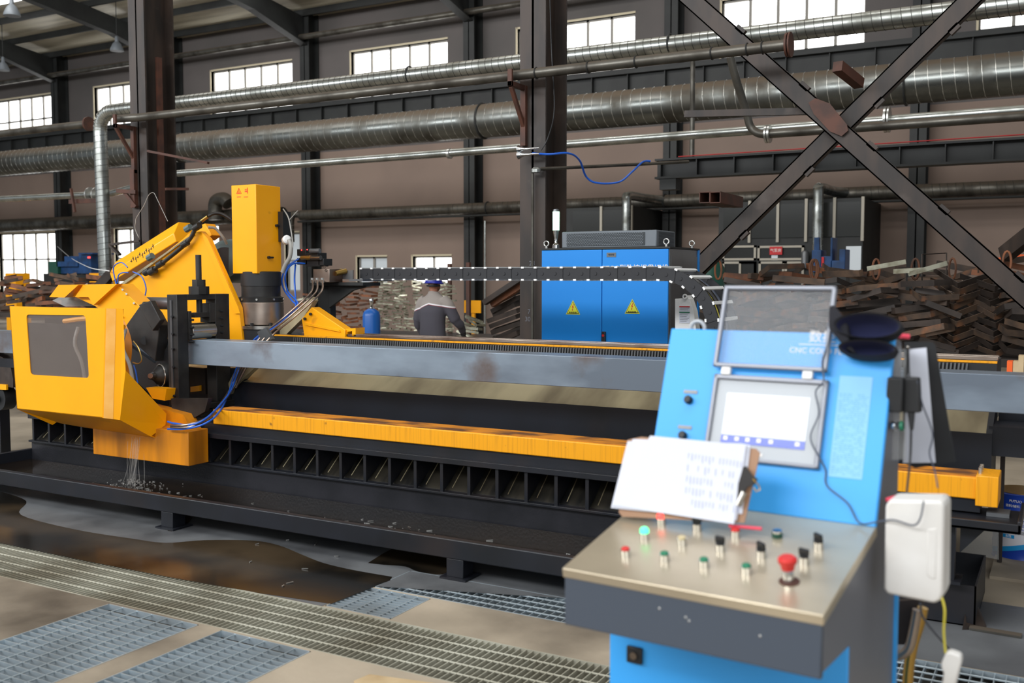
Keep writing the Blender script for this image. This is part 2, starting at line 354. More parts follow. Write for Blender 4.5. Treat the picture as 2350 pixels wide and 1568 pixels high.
def window(x0, x1, z0, z1, ncol, rows, pane='window', frame='winframe', hood=True):
    global nwin; nwin += 1
    t = thing('window_%d' % nwin, None, None, ((x0+x1)/2, YW+.12, z0), kind='structure')
    MB().box(x0, x1, YW+.16, YW+.17, z0, z1).build('pane', pane, t)
    b = MB()
    for i in range(ncol+1): x = x0+(x1-x0)*i/ncol; b.box(x-.035, x+.035, YW+.1, YW+.16, z0, z1)
    for r in rows: b.box(x0, x1, YW+.1, YW+.16, r-.03, r+.03)
    for z in (z0+.02, z1-.02): b.box(x0, x1, YW+.1, YW+.16, z-.03, z+.03)
    b.build('window_frame', frame, t)
    r = MB().box(x0-.02, x1+.02, YW-.02, YW+.16, z1, z1+.05).box(x0-.05, x0, YW-.02, YW+.2, z0, z1+.05)
    r.build('reveal', 'winreveal', t)
for a, b_ in UPW: window(a, b_, 7.15, 8.58, 5, [7.72])
for (a, b_, z0, z1), n, rows, pn in zip(LOW, (5, 5, 1, 1, 2, 2, 2), ([2.35], [2.35], [2.5], [2.2], [], [], []), ('window', 'window', 'window', 'dimpane', 'dimpane', 'window', 'window')):
    window(a, b_, z0, z1, n, rows, pn)
# wall columns
def hcol(name, x, y0, y1, wd, z0, z1, m, tw=.02, label=None):
    b = MB().box(x-wd/2, x+wd/2, y0, y0+tw, z0, z1).box(x-wd/2, x+wd/2, y1-tw, y1, z0, z1).box(x-tw/2, x+tw/2, y0, y1, z0, z1)
    return tag(b.build(name, m), kind='structure')
PX_ = [-39.1, -33.0, -27.0, -21.0, -15.0, -9.0, -3.1, 2.9]
for x in PX_: hcol('wall_column', x, 24.3, 24.78, .36, 0, 10, 'dark_steel', .03)
# ceiling + rafters + purlins
def rz(Y): return 9.05+.122*(24.7-Y)
b = MB().add([(XW0, 25.1, rz(25.1)+.80), (XW1, 25.1, rz(25.1)+.80), (XW1, 3, rz(3)+.80), (XW0, 3, rz(3)+.80),
              (XW0, 25.1, rz(25.1)+.86), (XW1, 25.1, rz(25.1)+.86), (XW1, 3, rz(3)+.86), (XW0, 3, rz(3)+.86)],
             [(0,1,2,3),(4,7,6,5),(0,4,5,1),(1,5,6,2),(2,6,7,3),(3,7,4,0)])
struct(b, 'ceiling', 'foil', flat=True)
for x in PX_:
    b = MB()
    pr = [(24.3, rz(24.3)-.25), (22.0, rz(22.0)+.05), (4, rz(4)+.1), (4, rz(4)+.62), (24.3, rz(24.3)+.62)]
    b.prism([(x-.015, y, z) for y, z in pr], (.03, 0, 0))
    for i in range(2): b.beam((x, pr[i][0], pr[i][1]), (x, pr[i+1][0], pr[i+1][1]), .28, .03)
    struct(b, 'roof_beam', 'dark_steel')
for k in range(13):
    y = 24.2-k*1.5
    b = MB().box(XW0, XW1, y-.04, y+.04, rz(y)+.60, rz(y)+.79); struct(b, 'ceiling_purlin', 'dark_steel', flat=True)
for k, (x, y) in enumerate([(-30.5, 20.2), (-24.2, 17.2), (-35, 15.7), (-28, 14.2), (-20.5, 21.7)]):
    z = rz(y)+.775; struct(MB().box(x-1.6, x+1.6, y-.5, y+.5, z, z+.02), 'ceiling_skylight', 'window', flat=True)
b = MB().cyl((XW0, 24.1, 9.05), (XW1, 24.1, 9.05), .09, 12); tag(b.build('eaves_pipe', 'galv_dark'), 'thin dusty grey pipe running along the wall under the roof edge', 'pipe')
# crane runway beam along the wall
b = MB().box(XW0, XW1, 23.8, 24.2, 6.82, 6.88).box(XW0, XW1, 23.98, 24.02, 6.1, 6.85).box(XW0, XW1, 23.85, 24.15, 6.05, 6.1).box(XW0, XW1, 23.97, 24.03, 6.88, 6.98)
for k in range(54): b.box(XW0+k*1.0, XW0+k*1.0+.02, 23.86, 24.14, 6.1, 6.82)
for x in PX_: b.box(x-.12, x+.12, 23.9, 24.34, 5.8, 6.06)
struct(b, 'crane_beam', 'dark_steel')

# nearer building columns (H sections) and the cross brace between two of them
for x in (-10.86, -4.93, 1.08):
    h = hcol('hall_column', x, 9.25, 9.75, .30, 0, 12, 'brown_steel', .025)
    MB().box(x-.22, x+.22, 9.1, 9.9, 0, .03).build('base_plate', 'brown_steel', h)
b = MB().box(-10.74, -10.70, 9.45, 9.53, 2.0, 4.6); tag(b.build('column_stiffener', 'rust_primer'), kind='structure')
t = thing('cross_brace', 'dark brown steel cross brace with gusset plate between two hall columns', 'brace', (-1.95, 9.5, .2))
def channel(p0, p1, m, name, yo):
    b = MB(); p0 = Vector(p0); p1 = Vector(p1); d = (p1-p0).normalized(); n = Vector((-d.z, 0, d.x))
    b.beam(p0, p1, .012, .17, up=n) if False else None
    for off, a, c in ((0, .085, .012),):
        b.prism([p0+n*.085+Vector((0, yo, 0)), p0-n*.085+Vector((0, yo, 0)), p0-n*.085+Vector((0, yo+.012, 0)), p0+n*.085+Vector((0, yo+.012, 0))], p1-p0)
    for sgn in (1, -1):
        q = p0+n*.085*sgn
        b.prism([q+Vector((0, yo, 0)), q-n*.012*sgn+Vector((0, yo, 0)), q-n*.012*sgn+Vector((0, yo+.1, 0)), q+Vector((0, yo+.1, 0))], p1-p0)
    L_ = (p1-p0).length
    for k in range(1, int(L_/.85)):
        q = p0+d*k*.85+n*.09; b.beam(q-d*.05+Vector((0, yo+.03, 0)), q+d*.05+Vector((0, yo+.03, 0)), .06, .05, up=n)
    return b.build(name, m, t)
A1, A2 = (-4.72, 9.5, 5.86), (.86, 9.5, .30)
cx, cz = -1.975, 3.155
channel((cx-2.75, 9.5, cz+2.58), (cx+2.85, 9.5, cz-2.80), 'brown_steel', 'brace_bar', 0)
channel((cx+2.8, 9.5, cz+2.52), (cx-2.72, 9.5, cz-2.75), 'brown_steel', 'brace_bar', .14)
g = [P(x, y, Y=9.48) for x, y in ((1856, 236), (1872, 226), (1905, 238), (1944, 286), (1947, 300), (1932, 313), (1905, 302), (1868, 262))]
MB().prism(g, (0, -.014, 0)).build('gusset_plate', 'rust_primer', t)
b = MB(); q = P(1962, 183, Y=9.45); b.beam(P(1972, 192, Y=9.6), P(1922, 152, Y=9.2), .09, .09)
b.build('box_stub', 'rust_primer', t)
t = thing('cross_brace', 'lower end of a second brown brace at the photo edge by the orange sheet', 'brace', (1.2, 9.5, .2))
MB().beam(P(2305, 585, Y=11.2), P(2420, 495, Y=10.6), .1, .15).build('brace_bar', 'brown_steel', t)

# ================================================================== PIPES AND DUCTS
def spiral_duct(name, p0, p1, r, pitch, m, label, cat='duct', rings=(), seam='seam', n=28):
    t = thing(name, label, cat, (Vector(p0)+Vector(p1))/2)
    if m == 'galv_dark': seam = 'seam_dk'
    MB().cyl(p0, p1, r, n).build('duct_wall', m, t)
    p0 = Vector(p0); p1 = Vector(p1); L_ = (p1-p0).length; d = (p1-p0).normalized(); u = d.orthogonal().normalized(); v = d.cross(u)
    nt = int(L_/pitch); pts = [p0+d*(L_*i/(nt*14))+(u*math.cos(2*PI*i/14)+v*math.sin(2*PI*i/14))*(r+.002) for i in range(nt*14)]
    MB().tube(pts, max(.005, r*.022), 4, caps=False).build('spiral_seam', seam, t)
    for x in rings:
        c = p0+d*((x-p0.x)/d.x)
        MB().torus(c, d, r+.01, .022, 32, 6).build('clamp_ring', 'dark_steel', t)
    return t
big = spiral_duct('ventilation_duct', (-44, 18, 4.91), (6, 18, 4.91), .345, .2, 'duct', 'thickest spiral ventilation duct, running the whole hall just below the crane beam', rings=(-19.6, -10.75, -2.5))
# upper spiral duct with elbow and down-leg
t = thing('ventilation_duct', 'bright upper spiral duct that bends down at its far end in a long vertical leg', 'duct', (-8, 12, 4.58))
def helix(pts, r, pitch, seam=.006):
    pts = [Vector(p) for p in pts]; out = []; s_ = 0
    for i in range(len(pts)-1):
        d = pts[i+1]-pts[i]; L_ = d.length; n = max(2, int(L_/pitch*14)); dn = d.normalized(); u = Vector((0, 1, 0)); u = (u-dn*u.dot(dn)).normalized(); v = dn.cross(u)
        for k in range(n):
            a = 2*PI*(s_+L_*k/n)/pitch; out.append(pts[i]+d*k/n+(u*math.cos(a)+v*math.sin(a))*(r+.001))
        s_ += L_
    return out
leg = [(4, 12, 4.55), (-14.7, 12, 4.58)]; elb = [(-14.75-.32*math.sin(a), 12, 4.58-.32+.32*math.cos(a)) for a in [i*PI/16 for i in range(9)]]; down = [(-15.07, 12, 4.2), (-15.0, 12, .4)]
MB().tube(leg+elb+down, .115, 20).build('duct_wall', 'galv', t)
MB().tube(helix(leg, .115, .105), .0042, 4, caps=False).build('spiral_seam', 'seam_dk', t)
MB().tube(helix(down, .115, .105), .0042, 4, caps=False).build('spiral_seam', 'seam_dk', t)
e = MB()
for i, (x, y, z) in enumerate(elb):
    a = i*PI/16; e.torus((x, y, z), (math.cos(a), 0, math.sin(a)), .117, .005, 18, 4)
e.build('elbow_ribs', 'seam', t)
for x in (-8.4, -4.45): MB().torus((x, 12, 4.58), (1, 0, 0), .12, .012, 18, 6).build('clamp_ring', 'dark_steel', t)
# thin pipe on the column brackets
t = thing('air_pipe', 'thin grey pipe carried on red brackets before the hall columns, rusty flange at one end', 'pipe', (-6.5, 9.05, 3.74))
MB().tube([P(268, 273, Y=9.05), (-10.6, 9.05, 3.74), (-2.26, 9.05, 3.735)], .052, 14).build('pipe_wall', 'galv_dark', t)
MB().lathe([(.05, 0), (.105, 0), (.105, .018), (.05, .018)], (-2.27, 9.05, 3.735), (1, 0, 0)).lathe([(.05, .03), (.11, .03), (.11, .045), (.02, .045)], (-2.27, 9.05, 3.735), (1, 0, 0)).build('flange', 'rust_primer', t)
for x in (-4.78, -4.2, -3.7, -2.95, -2.62, -2.48): MB().torus((x, 9.05, 3.735), (1, 0, 0), .054, .008, 16, 6).build('hose_clamp', 'ink_black', t)
for x, zc in ((-10.93, 3.67), (-5.02, 3.66)):
    b = MB().box(x-.025, x+.025, 8.92, 9.25, zc-.05, zc).box(x-.025, x+.025, 8.92, 8.95, zc-.05, zc+.12).beam((x, 8.95, zc-.05), (x, 9.22, zc-.42), .04, .04, up=(1, 0, 0)).box(x-.03, x+.03, 9.2, 9.25, zc-.62, zc)
    tag(b.build('pipe_bracket', 'rust_primer', bevel=.003), 'red primed triangular bracket on the '+('farther' if x < -8 else 'nearer')+' of the two hall columns, under the thin pipe', 'bracket')
t = thing('air_pipe', 'thin far pipe ending in a rusty flange beside the bent spiral duct', 'pipe', (-18, 12.4, 4.5))
MB().cyl((-22, 12.4, 4.50), (-15.9, 12.4, 4.49), .07, 12).build('pipe_wall', 'galv_dark', t)
MB().lathe([(.06, 0), (.13, 0), (.13, .04), (.06, .04)], (-15.9, 12.4, 4.49), (1, 0, 0)).build('flange', 'rust_primer', t)
# galvanised mid pipe
t = thing('water_pipe', 'smooth bright galvanised pipe below the thickest duct, with a weld collar', 'pipe', (-5, 12.5, 3.5))
MB().cyl((-13.7, 12.5, 3.485), (4, 12.5, 3.53), .058, 16).build('pipe_wall', 'galv', t)
MB().lathe([(.05, -.03), (.075, -.02), (.075, .02), (.05, .03)], (-8.05, 12.5, 3.49), (1, 0, 0)).build('weld_collar', 'zinc', t)
t = thing('water_pipe', 'darker pipe hugging the bright galvanised pipe, ending in an elbow with bolted flange', 'pipe', (-1, 12.3, 3.38))
p = [P(1752, 308, Y=12.3), (4, 12.3, 3.42)]; MB().cyl(p[0], p[1], .055, 14).build('pipe_wall', 'galv_dark', t)
MB().lathe([(.05, 0), (.11, 0), (.11, .025), (.05, .025)], P(1757, 308, Y=12.3), (1, 0, 0)).lathe([(.05, .035), (.11, .035), (.11, .06), (.05, .06)], P(1757, 308, Y=12.3), (1, 0, 0)).build('flange', 'zinc', t)
MB().lathe([(.05, 0), (.15, 0), (.15, .025), (.05, .025)], P(2030, 275, Y=12.4), (1, 0, 0)).lathe([(.05, .04), (.15, .04), (.15, .06), (.05, .06)], P(2030, 275, Y=12.4), (1, 0, 0)).build('flange', 'zinc', t)
MB().tube(bez([P(1676, 132, Y=12.0), P(1690, 185, Y=12.1), P(1712, 255, Y=12.25), P(1722, 290, Y=12.3), P(1738, 305, Y=12.3), P(1756, 308, Y=12.3)]), .05, 12).build('riser_pipe', 'galv_dark', t)
t = thing('water_pipe', 'galvanised pipe with a flanged valve joint crossing behind the bent duct leg', 'pipe', (-17, 12.6, 3.25))
pts = [P(-60, 460, Y=12.6), P(190, 448, Y=12.6), P(215, 447, Y=12.6), P(245, 447, Y=12.6), P(310, 430, Y=11.8)]
MB().tube(pts, .06, 14).build('pipe_wall', 'galv', t)
for x in (207, 222): MB().lathe([(.05, 0), (.14, 0), (.14, .03), (.05, .03)], P(x, 447, Y=12.6), (1, 0, 0)).build('flange', 'zinc', t)
MB().beam(P(160, 463, Y=12.5), P(235, 460, Y=12.5), .05, .08).beam(P(163, 433, Y=12.4), P(172, 487, Y=12.4), .04, .04).build('hanger', 'rust_primer', t)
# low duct on the wall
spiral_duct('ventilation_duct', (-20.95, 24.0, 3.58), (8, 24.0, 3.58), .16, .16, 'galv_dark', 'dark low spiral duct along the wall above the booth, with three drop pipes', rings=(-14.2, -9.0, 1.2), n=20)
low = [o for o in col.objects if o.get('label', '').startswith('dark low spiral')][0]
for x, z1, m, yd in ((-21.2, 2.75, 'galv_dark', 23.8), (P(1438, 500, Y=22.2).x, 2.2, 'galv', 22.2), (P(1877, 500, Y=22.2).x, 1.5, 'galv', 22.2)):
    MB().tube(bez([(x+.3, 24.0, 3.6), (x+.04, yd+(24-yd)*.7, 3.62), (x, yd+.1, 3.6), (x, yd, 3.4), (x, yd, z1)], 6), .11, 16).build('drop_pipe', m, low)
    MB().tube(helix([(x, yd, 3.3), (x, yd, z1)], .11, .13), .005, 4, caps=False).build('spiral_seam', 'seam', low)
spiral_duct('ventilation_duct', (-44, 23.9, 3.62), (-21.6, 23.9, 3.62), .24, .2, 'galv_dark', 'stouter dusty wall duct at the far end above the bright lower windows', n=20)
b = MB().tube(bez([(-24.1, 23.5, 3.5), (-24.1, 23.5, 3.95), (-24.0, 23.5, 4.12), (-23.7, 23.5, 4.15), (-23.5, 23.5, 4.0)], 5), .22, 16)
tag(b.build('duct_elbow', 'galv_dark'), 'dusty duct elbow rising behind the tall yellow motor box', 'duct')
# conduits
for k, (x0, x1, z, Y, r, lab) in enumerate([(-21, 6, 3.38, 23.9, .03, 'thin conduit under the dark low spiral duct')]):
    tag(MB().cyl((x0, Y, z), (x1, Y, z), r, 8).build('conduit', 'dark_steel'), lab, 'conduit')
# inner crane beam with red line
t = thing('runway_beam', 'dark grey inner crane runway beam with a red conductor line on its top', 'crane beam', (0, 14, 3.1))
b = MB().box(-5.37, 6, 13.88, 14.12, 3.37, 3.40).box(-5.37, 6, 13.99, 14.01, 3.14, 3.38).box(-5.37, 6, 13.88, 14.12, 3.11, 3.14)
for k in range(20): b.box(-5.3+k*.55, -5.285+k*.55, 13.9, 14.1, 3.13, 3.38)
b.build('beam', 'dark_steel', t)
MB().cyl((-5.0, 13.86, 3.41), (6, 13.86, 3.44), .008, 8).build('red_line', 'dull_red', t)
MB().box(-5.3, -5.05, 13.9, 14.1, 2.95, 3.11).build('end_bracket', 'dark_steel', t)
tag(MB().cyl(P(1588, 368, Y=14.0), P(1590, 138, Y=14.0), .036, 12).build('hanger_pole', 'galv_dark'), 'vertical grey pole dropping from the thin pipe to the inner crane beam', 'pole')
t = thing('square_tubes', 'two rusty square tube ends sticking out level with the brace, above the dark booth', 'steel tube', P(1680, 460, Y=9.7))
for a, b_, Y in ((1606, 453, 9.35), (1630, 453, 9.3)):
    p = P(a+11, b_, Y=Y); q = p+Vector((.62, .5, 0)); bb = MB(); 
    for dx, dz, ww, hh in ((0, .05, .105, .008), (0, -.05, .105, .008), (-.05, 0, .008, .1), (.05, 0, .008, .1)):
        bb.box(p.x+dx-ww/2, p.x+dx+ww/2, p.y, p.y+.75, p.z+dz-hh/2, p.z+dz+hh/2)
    bb.build('tube', 'rust_primer', t)
tag(MB().beam(P(1572, 262, Y=9.7), P(1875, 255, Y=9.7), .05, .065).build('angle_bar', 'brown_steel'), 'straight brown steel bar running level into the crossing of the brace', 'bar')
for (a, b_, c, d_), lab in (((340, 347, 478, 374), 'rusty flat bar sticking out of the farther hall column above the galvanised pipe'), ((380, 434, 432, 434), 'short rusty stub on the farther hall column'),):
    tag(MB().beam(P(a, b_, Y=9.24), P(c, d_, Y=9.5), .06, .03).build('steel_stub', 'rust_primer'), lab, 'bar')
b = MB().beam(P(268, 438, Y=9.1), P(312, 441, Y=9.2), .04, .05).beam(P(285, 440, Y=9.15), P(312, 475, Y=9.2), .04, .04).box(-10.98, -10.9, 9.19, 9.25, 2.6, 3.1)
tag(b.build('pipe_bracket', 'rust_primer'), 'lower rusty bracket on the farther hall column beside the bent duct leg', 'bracket')
# conduit, horns and blue hose on the nearer hall column
t = thing('column_conduit', 'grey conduit running up the nearer hall column with a round junction box', 'conduit', P(1224, 780, Y=9.2))
MB().tube([P(1222, 780, Y=9.2), P(1222, 398, Y=9.2)], .014, 8).build('riser', 'galv_dark', t)
MB().tube([P(1240, 388, Y=9.2), P(1490, 376, Y=10.6), P(1580, 371, Y=11)], .018, 8).build('cross_run', 'galv_dark', t)
MB().lathe([(.05, 0), (.05, .03), (.03, .05)], P(1230, 396, Y=9.15), (0, 0, 1)).build('junction_box', 'galv', t)
t = thing('air_horns', 'pair of chrome air horns fixed on the nearer hall column', 'horn', P(1212, 350, Y=9.15))
for y in (343, 356):
    p = P(1190, y, Y=9.1); MB().lathe([(.045, 0), (.028, .03), (.014, .07), (.009, .22), (.012, .24)], p, (1, 0, 0), 16).build('horn', 'chrome', t)
MB().box(P(1230, 350, Y=9.15).x, P(1238, 350, Y=9.15).x, 9.1, 9.24, P(0, 360, Y=9.1).z-.0-.0, P(1230, 340, Y=9.1).z).build('mount', 'blackp', t) if False else None
b = MB().tube(bez([P(1222, 352, Y=9.15), P(1260, 354, Y=9.15), P(1305, 352, Y=9.3), P(1330, 368, Y=9.5), P(1345, 405, Y=9.7), P(1370, 420, Y=9.8), P(1420, 418, Y=10), P(1450, 395, Y=10.2), P(1475, 372, Y=10.5), P(1492, 370, Y=10.6)]), .011, 8)
tag(b.build('air_hose', 'hose_blue'), 'blue air hose sagging between the column horns and the pipe end', 'hose')
tag(MB().tube(bez([P(1262, 0, Y=9.3), P(1266, 120, Y=9.3), P(1272, 250, Y=9.3), P(1258, 315, Y=9.2), P(1242, 345, Y=9.2)]), .006, 6).build('cable', 'blackp'), 'thin black cable hanging down the nearer hall column', 'cable')
for px, py, tx in ((1221, 605, '28'), (1211, 733, '30'), (1214, 716, '7')):
    p = P(px, py, Y=9.248); hc_ = [o for o in col.objects if o.name.startswith('hall_column')][1]
    text_mesh(tx, .07, p, (1, 0, 0), (0, 0, 1), .0004).build('chalk_number', 'sidegrey', hc_, flat=True)
tag(MB().tube([P(1113, 780, Y=24.2), P(1113, 507, Y=24.2)], .03, 8).build('conduit', 'galv'), 'thin bright vertical conduit on the wall column beyond the worker', 'conduit')
# high bay lamps
def bay_lamp(px, py, Y, lab):
    p = P(px, py, Y=Y); t = thing('high_bay_lamp', lab, 'lamp', p, 'high bay lamps under the roof')
    MB().lathe([(.20, -.2), (.195, -.14), (.12, .02), (.06, .08), (.05, .22), (.03, .25)], p, (0, 0, 1)).build('lamp_shade', 'fan', t)
    MB().cyl(p+Vector((0, 0, .24)), (p.x, p.y, rz(Y)+.64), .012, 6).build('suspension_rod', 'dark_steel', t)
bay_lamp(268, 102, 21.2, 'grey bell-shaped high bay lamp hanging beside the farther hall column')
bay_lamp(7, 148, 21.2, 'grey bell-shaped high bay lamp at the extreme edge below the sloping beam')
bay_lamp(27, 18, 16, 'grey bell-shaped high bay lamp partly hidden among the roof purlins near the corner')
# ================================================================== GRATINGS AND PUDDLES
def grating(name, x0, x1, y0, y1, bear, step, cross, label, m='grating', z=.0, h=.03, tb=.004):
    t = thing(name, label, 'grating', ((x0+x1)/2, (y0+y1)/2, 0), 'floor gratings')
    b = MB()
    if bear == 'y':
        n = int((x1-x0)/step)
        for i in range(1, n): b.box(x0+i*step-tb/2, x0+i*step+tb/2, y0, y1, z-h, z)
    else:
        n = int((y1-y0)/step)
        for i in range(1, n): b.box(x0, x1, y0+i*step-tb/2, y0+i*step+tb/2, z-h, z)
    tag(b.build('bearing_bars', m, t, flat=True), kind='stuff')
    b = MB()
    if bear == 'y':
        n = max(2, round((y1-y0)/cross))
        for i in range(1, n): y = y0+(y1-y0)*i/n; b.tube([(x0, y, z-.003), (x1, y, z-.003)], .0045, 6)
    else:
        n = max(2, round((x1-x0)/cross))
        for i in range(1, n): x = x0+(x1-x0)*i/n; b.tube([(x, y0, z-.003), (x, y1, z-.003)], .0045, 6)
    tag(b.build('cross_rods', m, t), kind='stuff')
    b = MB().box(x0, x1, y0, y0+.006, z-h, z+.002).box(x0, x1, y1-.006, y1, z-h, z+.002).box(x0, x0+.006, y0, y1, z-h, z+.002).box(x1-.006, x1, y0, y1, z-h, z+.002)
    b.build('frame', m, t, flat=True)
grating('floor_grating', -14, 2.2, 3.39, 3.87, 'y', .033, .095, 'longest grating strip crossing the floor along the whole machine', 'grating_old')
grating('floor_grating', -4.26, -3.62, .9, 3.37, 'x', .042, .1, 'short galvanised grating, the farther of two that butt against the longest strip')
grating('floor_grating', -3.47, -2.92, .9, 3.37, 'x', .042, .1, 'short galvanised grating, the nearer of two that butt against the longest strip')
grating('floor_grating', -3.27, -2.86, 3.89, 4.24, 'x', .033, .09, 'small square grating between the longest strip and the grating beside the tray')
grating('floor_grating', -3.24, 1.2, 4.26, 4.60, 'y', .045, .075, 'bright grating strip right beside the tray, passing behind the control console')
def flat_patch(name, px, z, m, label, cat, extra=None):
    pts = [P(x, y, Z=z) for x, y in px]
    if extra: pts = pts+[Vector(e) for e in extra]
    b = MB().prism([Vector((p.x, p.y, z)) for p in pts], (0, 0, -z*.6))
    return tag(b.build(name, m, flat=True), label, cat)
def smooth_px(px, n=5): return [(v.x, v.y) for v in bez([Vector((a, b, 0)) for a, b in px], n)]
o = MB().add([(-14, 3.875, .0015), (-3.28, 3.875, .0015), (-3.28, 4.255, .0015), (-2.2, 4.61, .0015), (2.4, 4.61, .0015), (2.4, 5.6, .0015), (-14, 5.6, .0015)], [tuple(range(7))])
tag(o.build('damp_concrete', 'grey_conc', flat=True, recalc=False), 'damp grey concrete around the posts of the tray', 'concrete', kind='structure')
pud = smooth_px([(0, 1128), (60, 1150), (48, 1182), (170, 1215), (300, 1236), (380, 1246), (470, 1240), (580, 1241), (640, 1252), (690, 1272), (735, 1290), (780, 1302), (835, 1313), (900, 1324)])
pud += [(895, 1332), (760, 1386), (600, 1362), (396, 1326), (200, 1288), (0, 1246), (-150, 1215), (-300, 1190), (-250, 1125)]
flat_patch('puddle', pud, .003, 'puddle', 'long dark brown puddle between the tray and the longest grating strip', 'puddle')
flat_patch('puddle', smooth_px([(845, 1292), (880, 1270), (905, 1256), (900, 1248), (935, 1246), (1000, 1262), (1045, 1270), (1035, 1300), (1015, 1318), (960, 1312), (930, 1300), (880, 1296), (845, 1292)], 3), .0035, 'puddle', 'small dark wet patch around the nearer tray post', 'puddle')
flat_patch('puddle', smooth_px([(380, 1186), (420, 1180), (440, 1190), (415, 1212), (385, 1218), (380, 1186)], 3), .0035, 'puddle', 'tiny dark wet patch behind the farther tray post', 'puddle')
b = MB()
for (x, y, r) in ((590, 1249, .012), (660, 1240, .01), (725, 1249, .02), (700, 1306, .02), (575, 1290, .01), (665, 1338, .02), (772, 1277, .015), (650, 1345, .008)):
    p = P(x, y, Z=.006); a = random.random()*3; b.beam(p-Vector((math.cos(a)*r, math.sin(a)*r, 0)), p+Vector((math.cos(a)*r, math.sin(a)*r, .003)), .006, .004)
tag(b.build('metal_shavings', 'zinc'), 'small bright metal shavings scattered on the wet floor before the tray', 'shavings', kind='stuff')

# ================================================================== TRAY
XL, XR, XB = -7.62, -.35, -1.36
t = thing('coolant_tray', 'long black steel coolant tray on short posts in front of the machine bed', 'tray', (-4, 4.6, 0))
MB().box(-7.62, -1.35, 4.58, 4.63, .115, .225).build('front_rim', 'navy', t, bevel=.006)
MB().box(-7.62, -1.35, 4.63, 5.29, .10, .115).build('tray_floor', 'navy', t)
MB().box(-7.67, -7.62, 4.58, 5.33, .10, .225).build('side_rim', 'navy', t)
MB().box(-1.36, -1.31, 4.58, 5.29, .10, .225).build('side_rim', 'navy', t)
for k, x in enumerate((-5.2, -2.93, -7.5, -1.45)):
    MB().box(x-.055, x+.055, 4.585, 4.695, 0.012, .115).build('post', 'navy', t, bevel=.003)
    MB().box(x-.085, x+.085, 4.56, 4.73, 0.001, .013).build('foot_plate', 'navy', t)
w_ = MB().grid(lambda u, v: Vector((-7.618+6.25*u, 4.632+.655*v, .142)), 64, 8)
tag(w_.build('coolant_water', 'traywater'), 'dark oily water standing in the long tray', 'water', kind='stuff')
b = MB()
for k in range(300):
    x = random.gauss(-3.75, .55); y = 4.66+abs(random.gauss(0, .12))
    if k % 4 == 0: x = random.gauss(-5.9, .35); y = 4.75+abs(random.gauss(.1, .12))
    if y > 5.25: continue
    a = random.gauss(0, .6); r = random.uniform(.003, .02)
    b.beam((x-r*math.cos(a), y-r*math.sin(a), .144), (x+r*math.cos(a), y+r*math.sin(a), .147), .004, .004)
tag(b.build('metal_shavings', 'zinc'), 'glinting metal shavings floating on the dark tray water', 'shavings', kind='stuff')
# falling coolant
b = MB()
for k in range(16):
    x = -5.98+random.gauss(0, .055); y = 5.02+random.gauss(0, .03); z1 = .5-abs(random.gauss(0, .03)); dx = random.gauss(0, .02)
    pts = bez([(x, y, z1), (x+dx*.4, y-.01, .36), (x+dx*1.5, y-.02, .22), (x+dx*2.4, y-.03, .142)], 4)
    b.tube(pts, [random.uniform(.0012, .0035) for _ in pts], 5)
for k in range(70):
    a = random.random()*6.28; r = abs(random.gauss(0, .11)); z = .146+abs(random.gauss(0, .02))*(1 if r < .12 else .3)
    b.ell((-5.97+r*1.4*math.cos(a), 4.98+r*.6*math.sin(a), z), *(random.uniform(.003, .008),)*3, n=6)
tag(b.build('falling_water', 'water'), 'stream of coolant falling and splashing below the yellow guard', 'water', kind='stuff')

# ================================================================== MACHINE BED
t = thing('machine_bed', 'long dark machine bed with ribbed base and worn yellow guide rail', 'machine', (-4, 5.8, .1))
MB().box(XL, XB, 5.3, 5.33, .115, .29).build('base_skirt', 'navy_wet', t)
MB().box(XL, XB, 5.27, 5.36, .29, .305).build('bottom_flange', 'navy', t, bevel=.002)
MB().box(XL, XB, 5.27, 5.50, .49, .525).build('top_flange', 'navy', t, bevel=.002)
MB().box(XL, XR, 5.32, 5.48, .525, .592).build('rail_seat', 'navy', t)
MB().prism([(XL, 5.33, .30), (XL, 5.33, .31), (XL, 5.60, .53), (XL, 5.62, .53)], (XB-XL, 0, 0)).build('inner_slope', 'oily_dark', t)
x = -7.575; first = None
while x < XB-.05:
    if first is None:
        first = MB().prism([(x-.008, 5.30, .305), (x-.008, 5.30, .49), (x-.008, 5.58, .49)], (.016, 0, 0)).add([(x-.011, 5.285, .305), (x+.011, 5.285, .305), (x+.011, 5.285, .49), (x-.011, 5.285, .49), (x-.011, 5.3, .305), (x+.011, 5.3, .305), (x+.011, 5.3, .49), (x-.011, 5.3, .49)], [(0,1,2,3),(4,7,6,5),(0,4,5,1),(3,2,6,7),(0,3,7,4),(1,5,6,2)]).build('rib', 'navy', t); xf = x
    else:
        c = first.copy(); col.objects.link(c); c.parent = t; c.location = (x-xf, 0, 0)
    x += .205
MB().box(-5.5, -.35, 5.30, 5.5, .592, .70).build('yellow_rail', 'yellow_worn', t, bevel=.006)
MB().box(-5.49, -.36, 5.306, 5.495, .70, .703).build('rail_top', 'yellow_top', t)
MB().box(-.37, -.27, 5.28, 5.5, .565, .715).build('rail_end_block', 'yellow_worn', t, bevel=.004)
for k in range(3): MB().cyl((-.355, 5.34+.05*k, .71), (-.355, 5.34+.05*k, .745), .009, 10).build('bolt', 'zinc', t)
MB().box(XL, XR-.02, 5.50, 5.92, .516, .530).build('inner_ledge', 'navy', t)
MB().box(XL, XR-.02, 5.90, 5.93, .516, .835).build('dark_side_panel', 'navy', t)
MB().prism([(XL, 5.90, .832), (XL, 5.91, .838), (XL, 6.36, 1.06), (XL, 6.36, 1.05)], (XR-XL-.02, 0, 0)).build('beige_slope', 'slope', t)
MB().box(XL, XB, 6.30, 6.72, .2, .84).build('bed_base', 'navy', t)
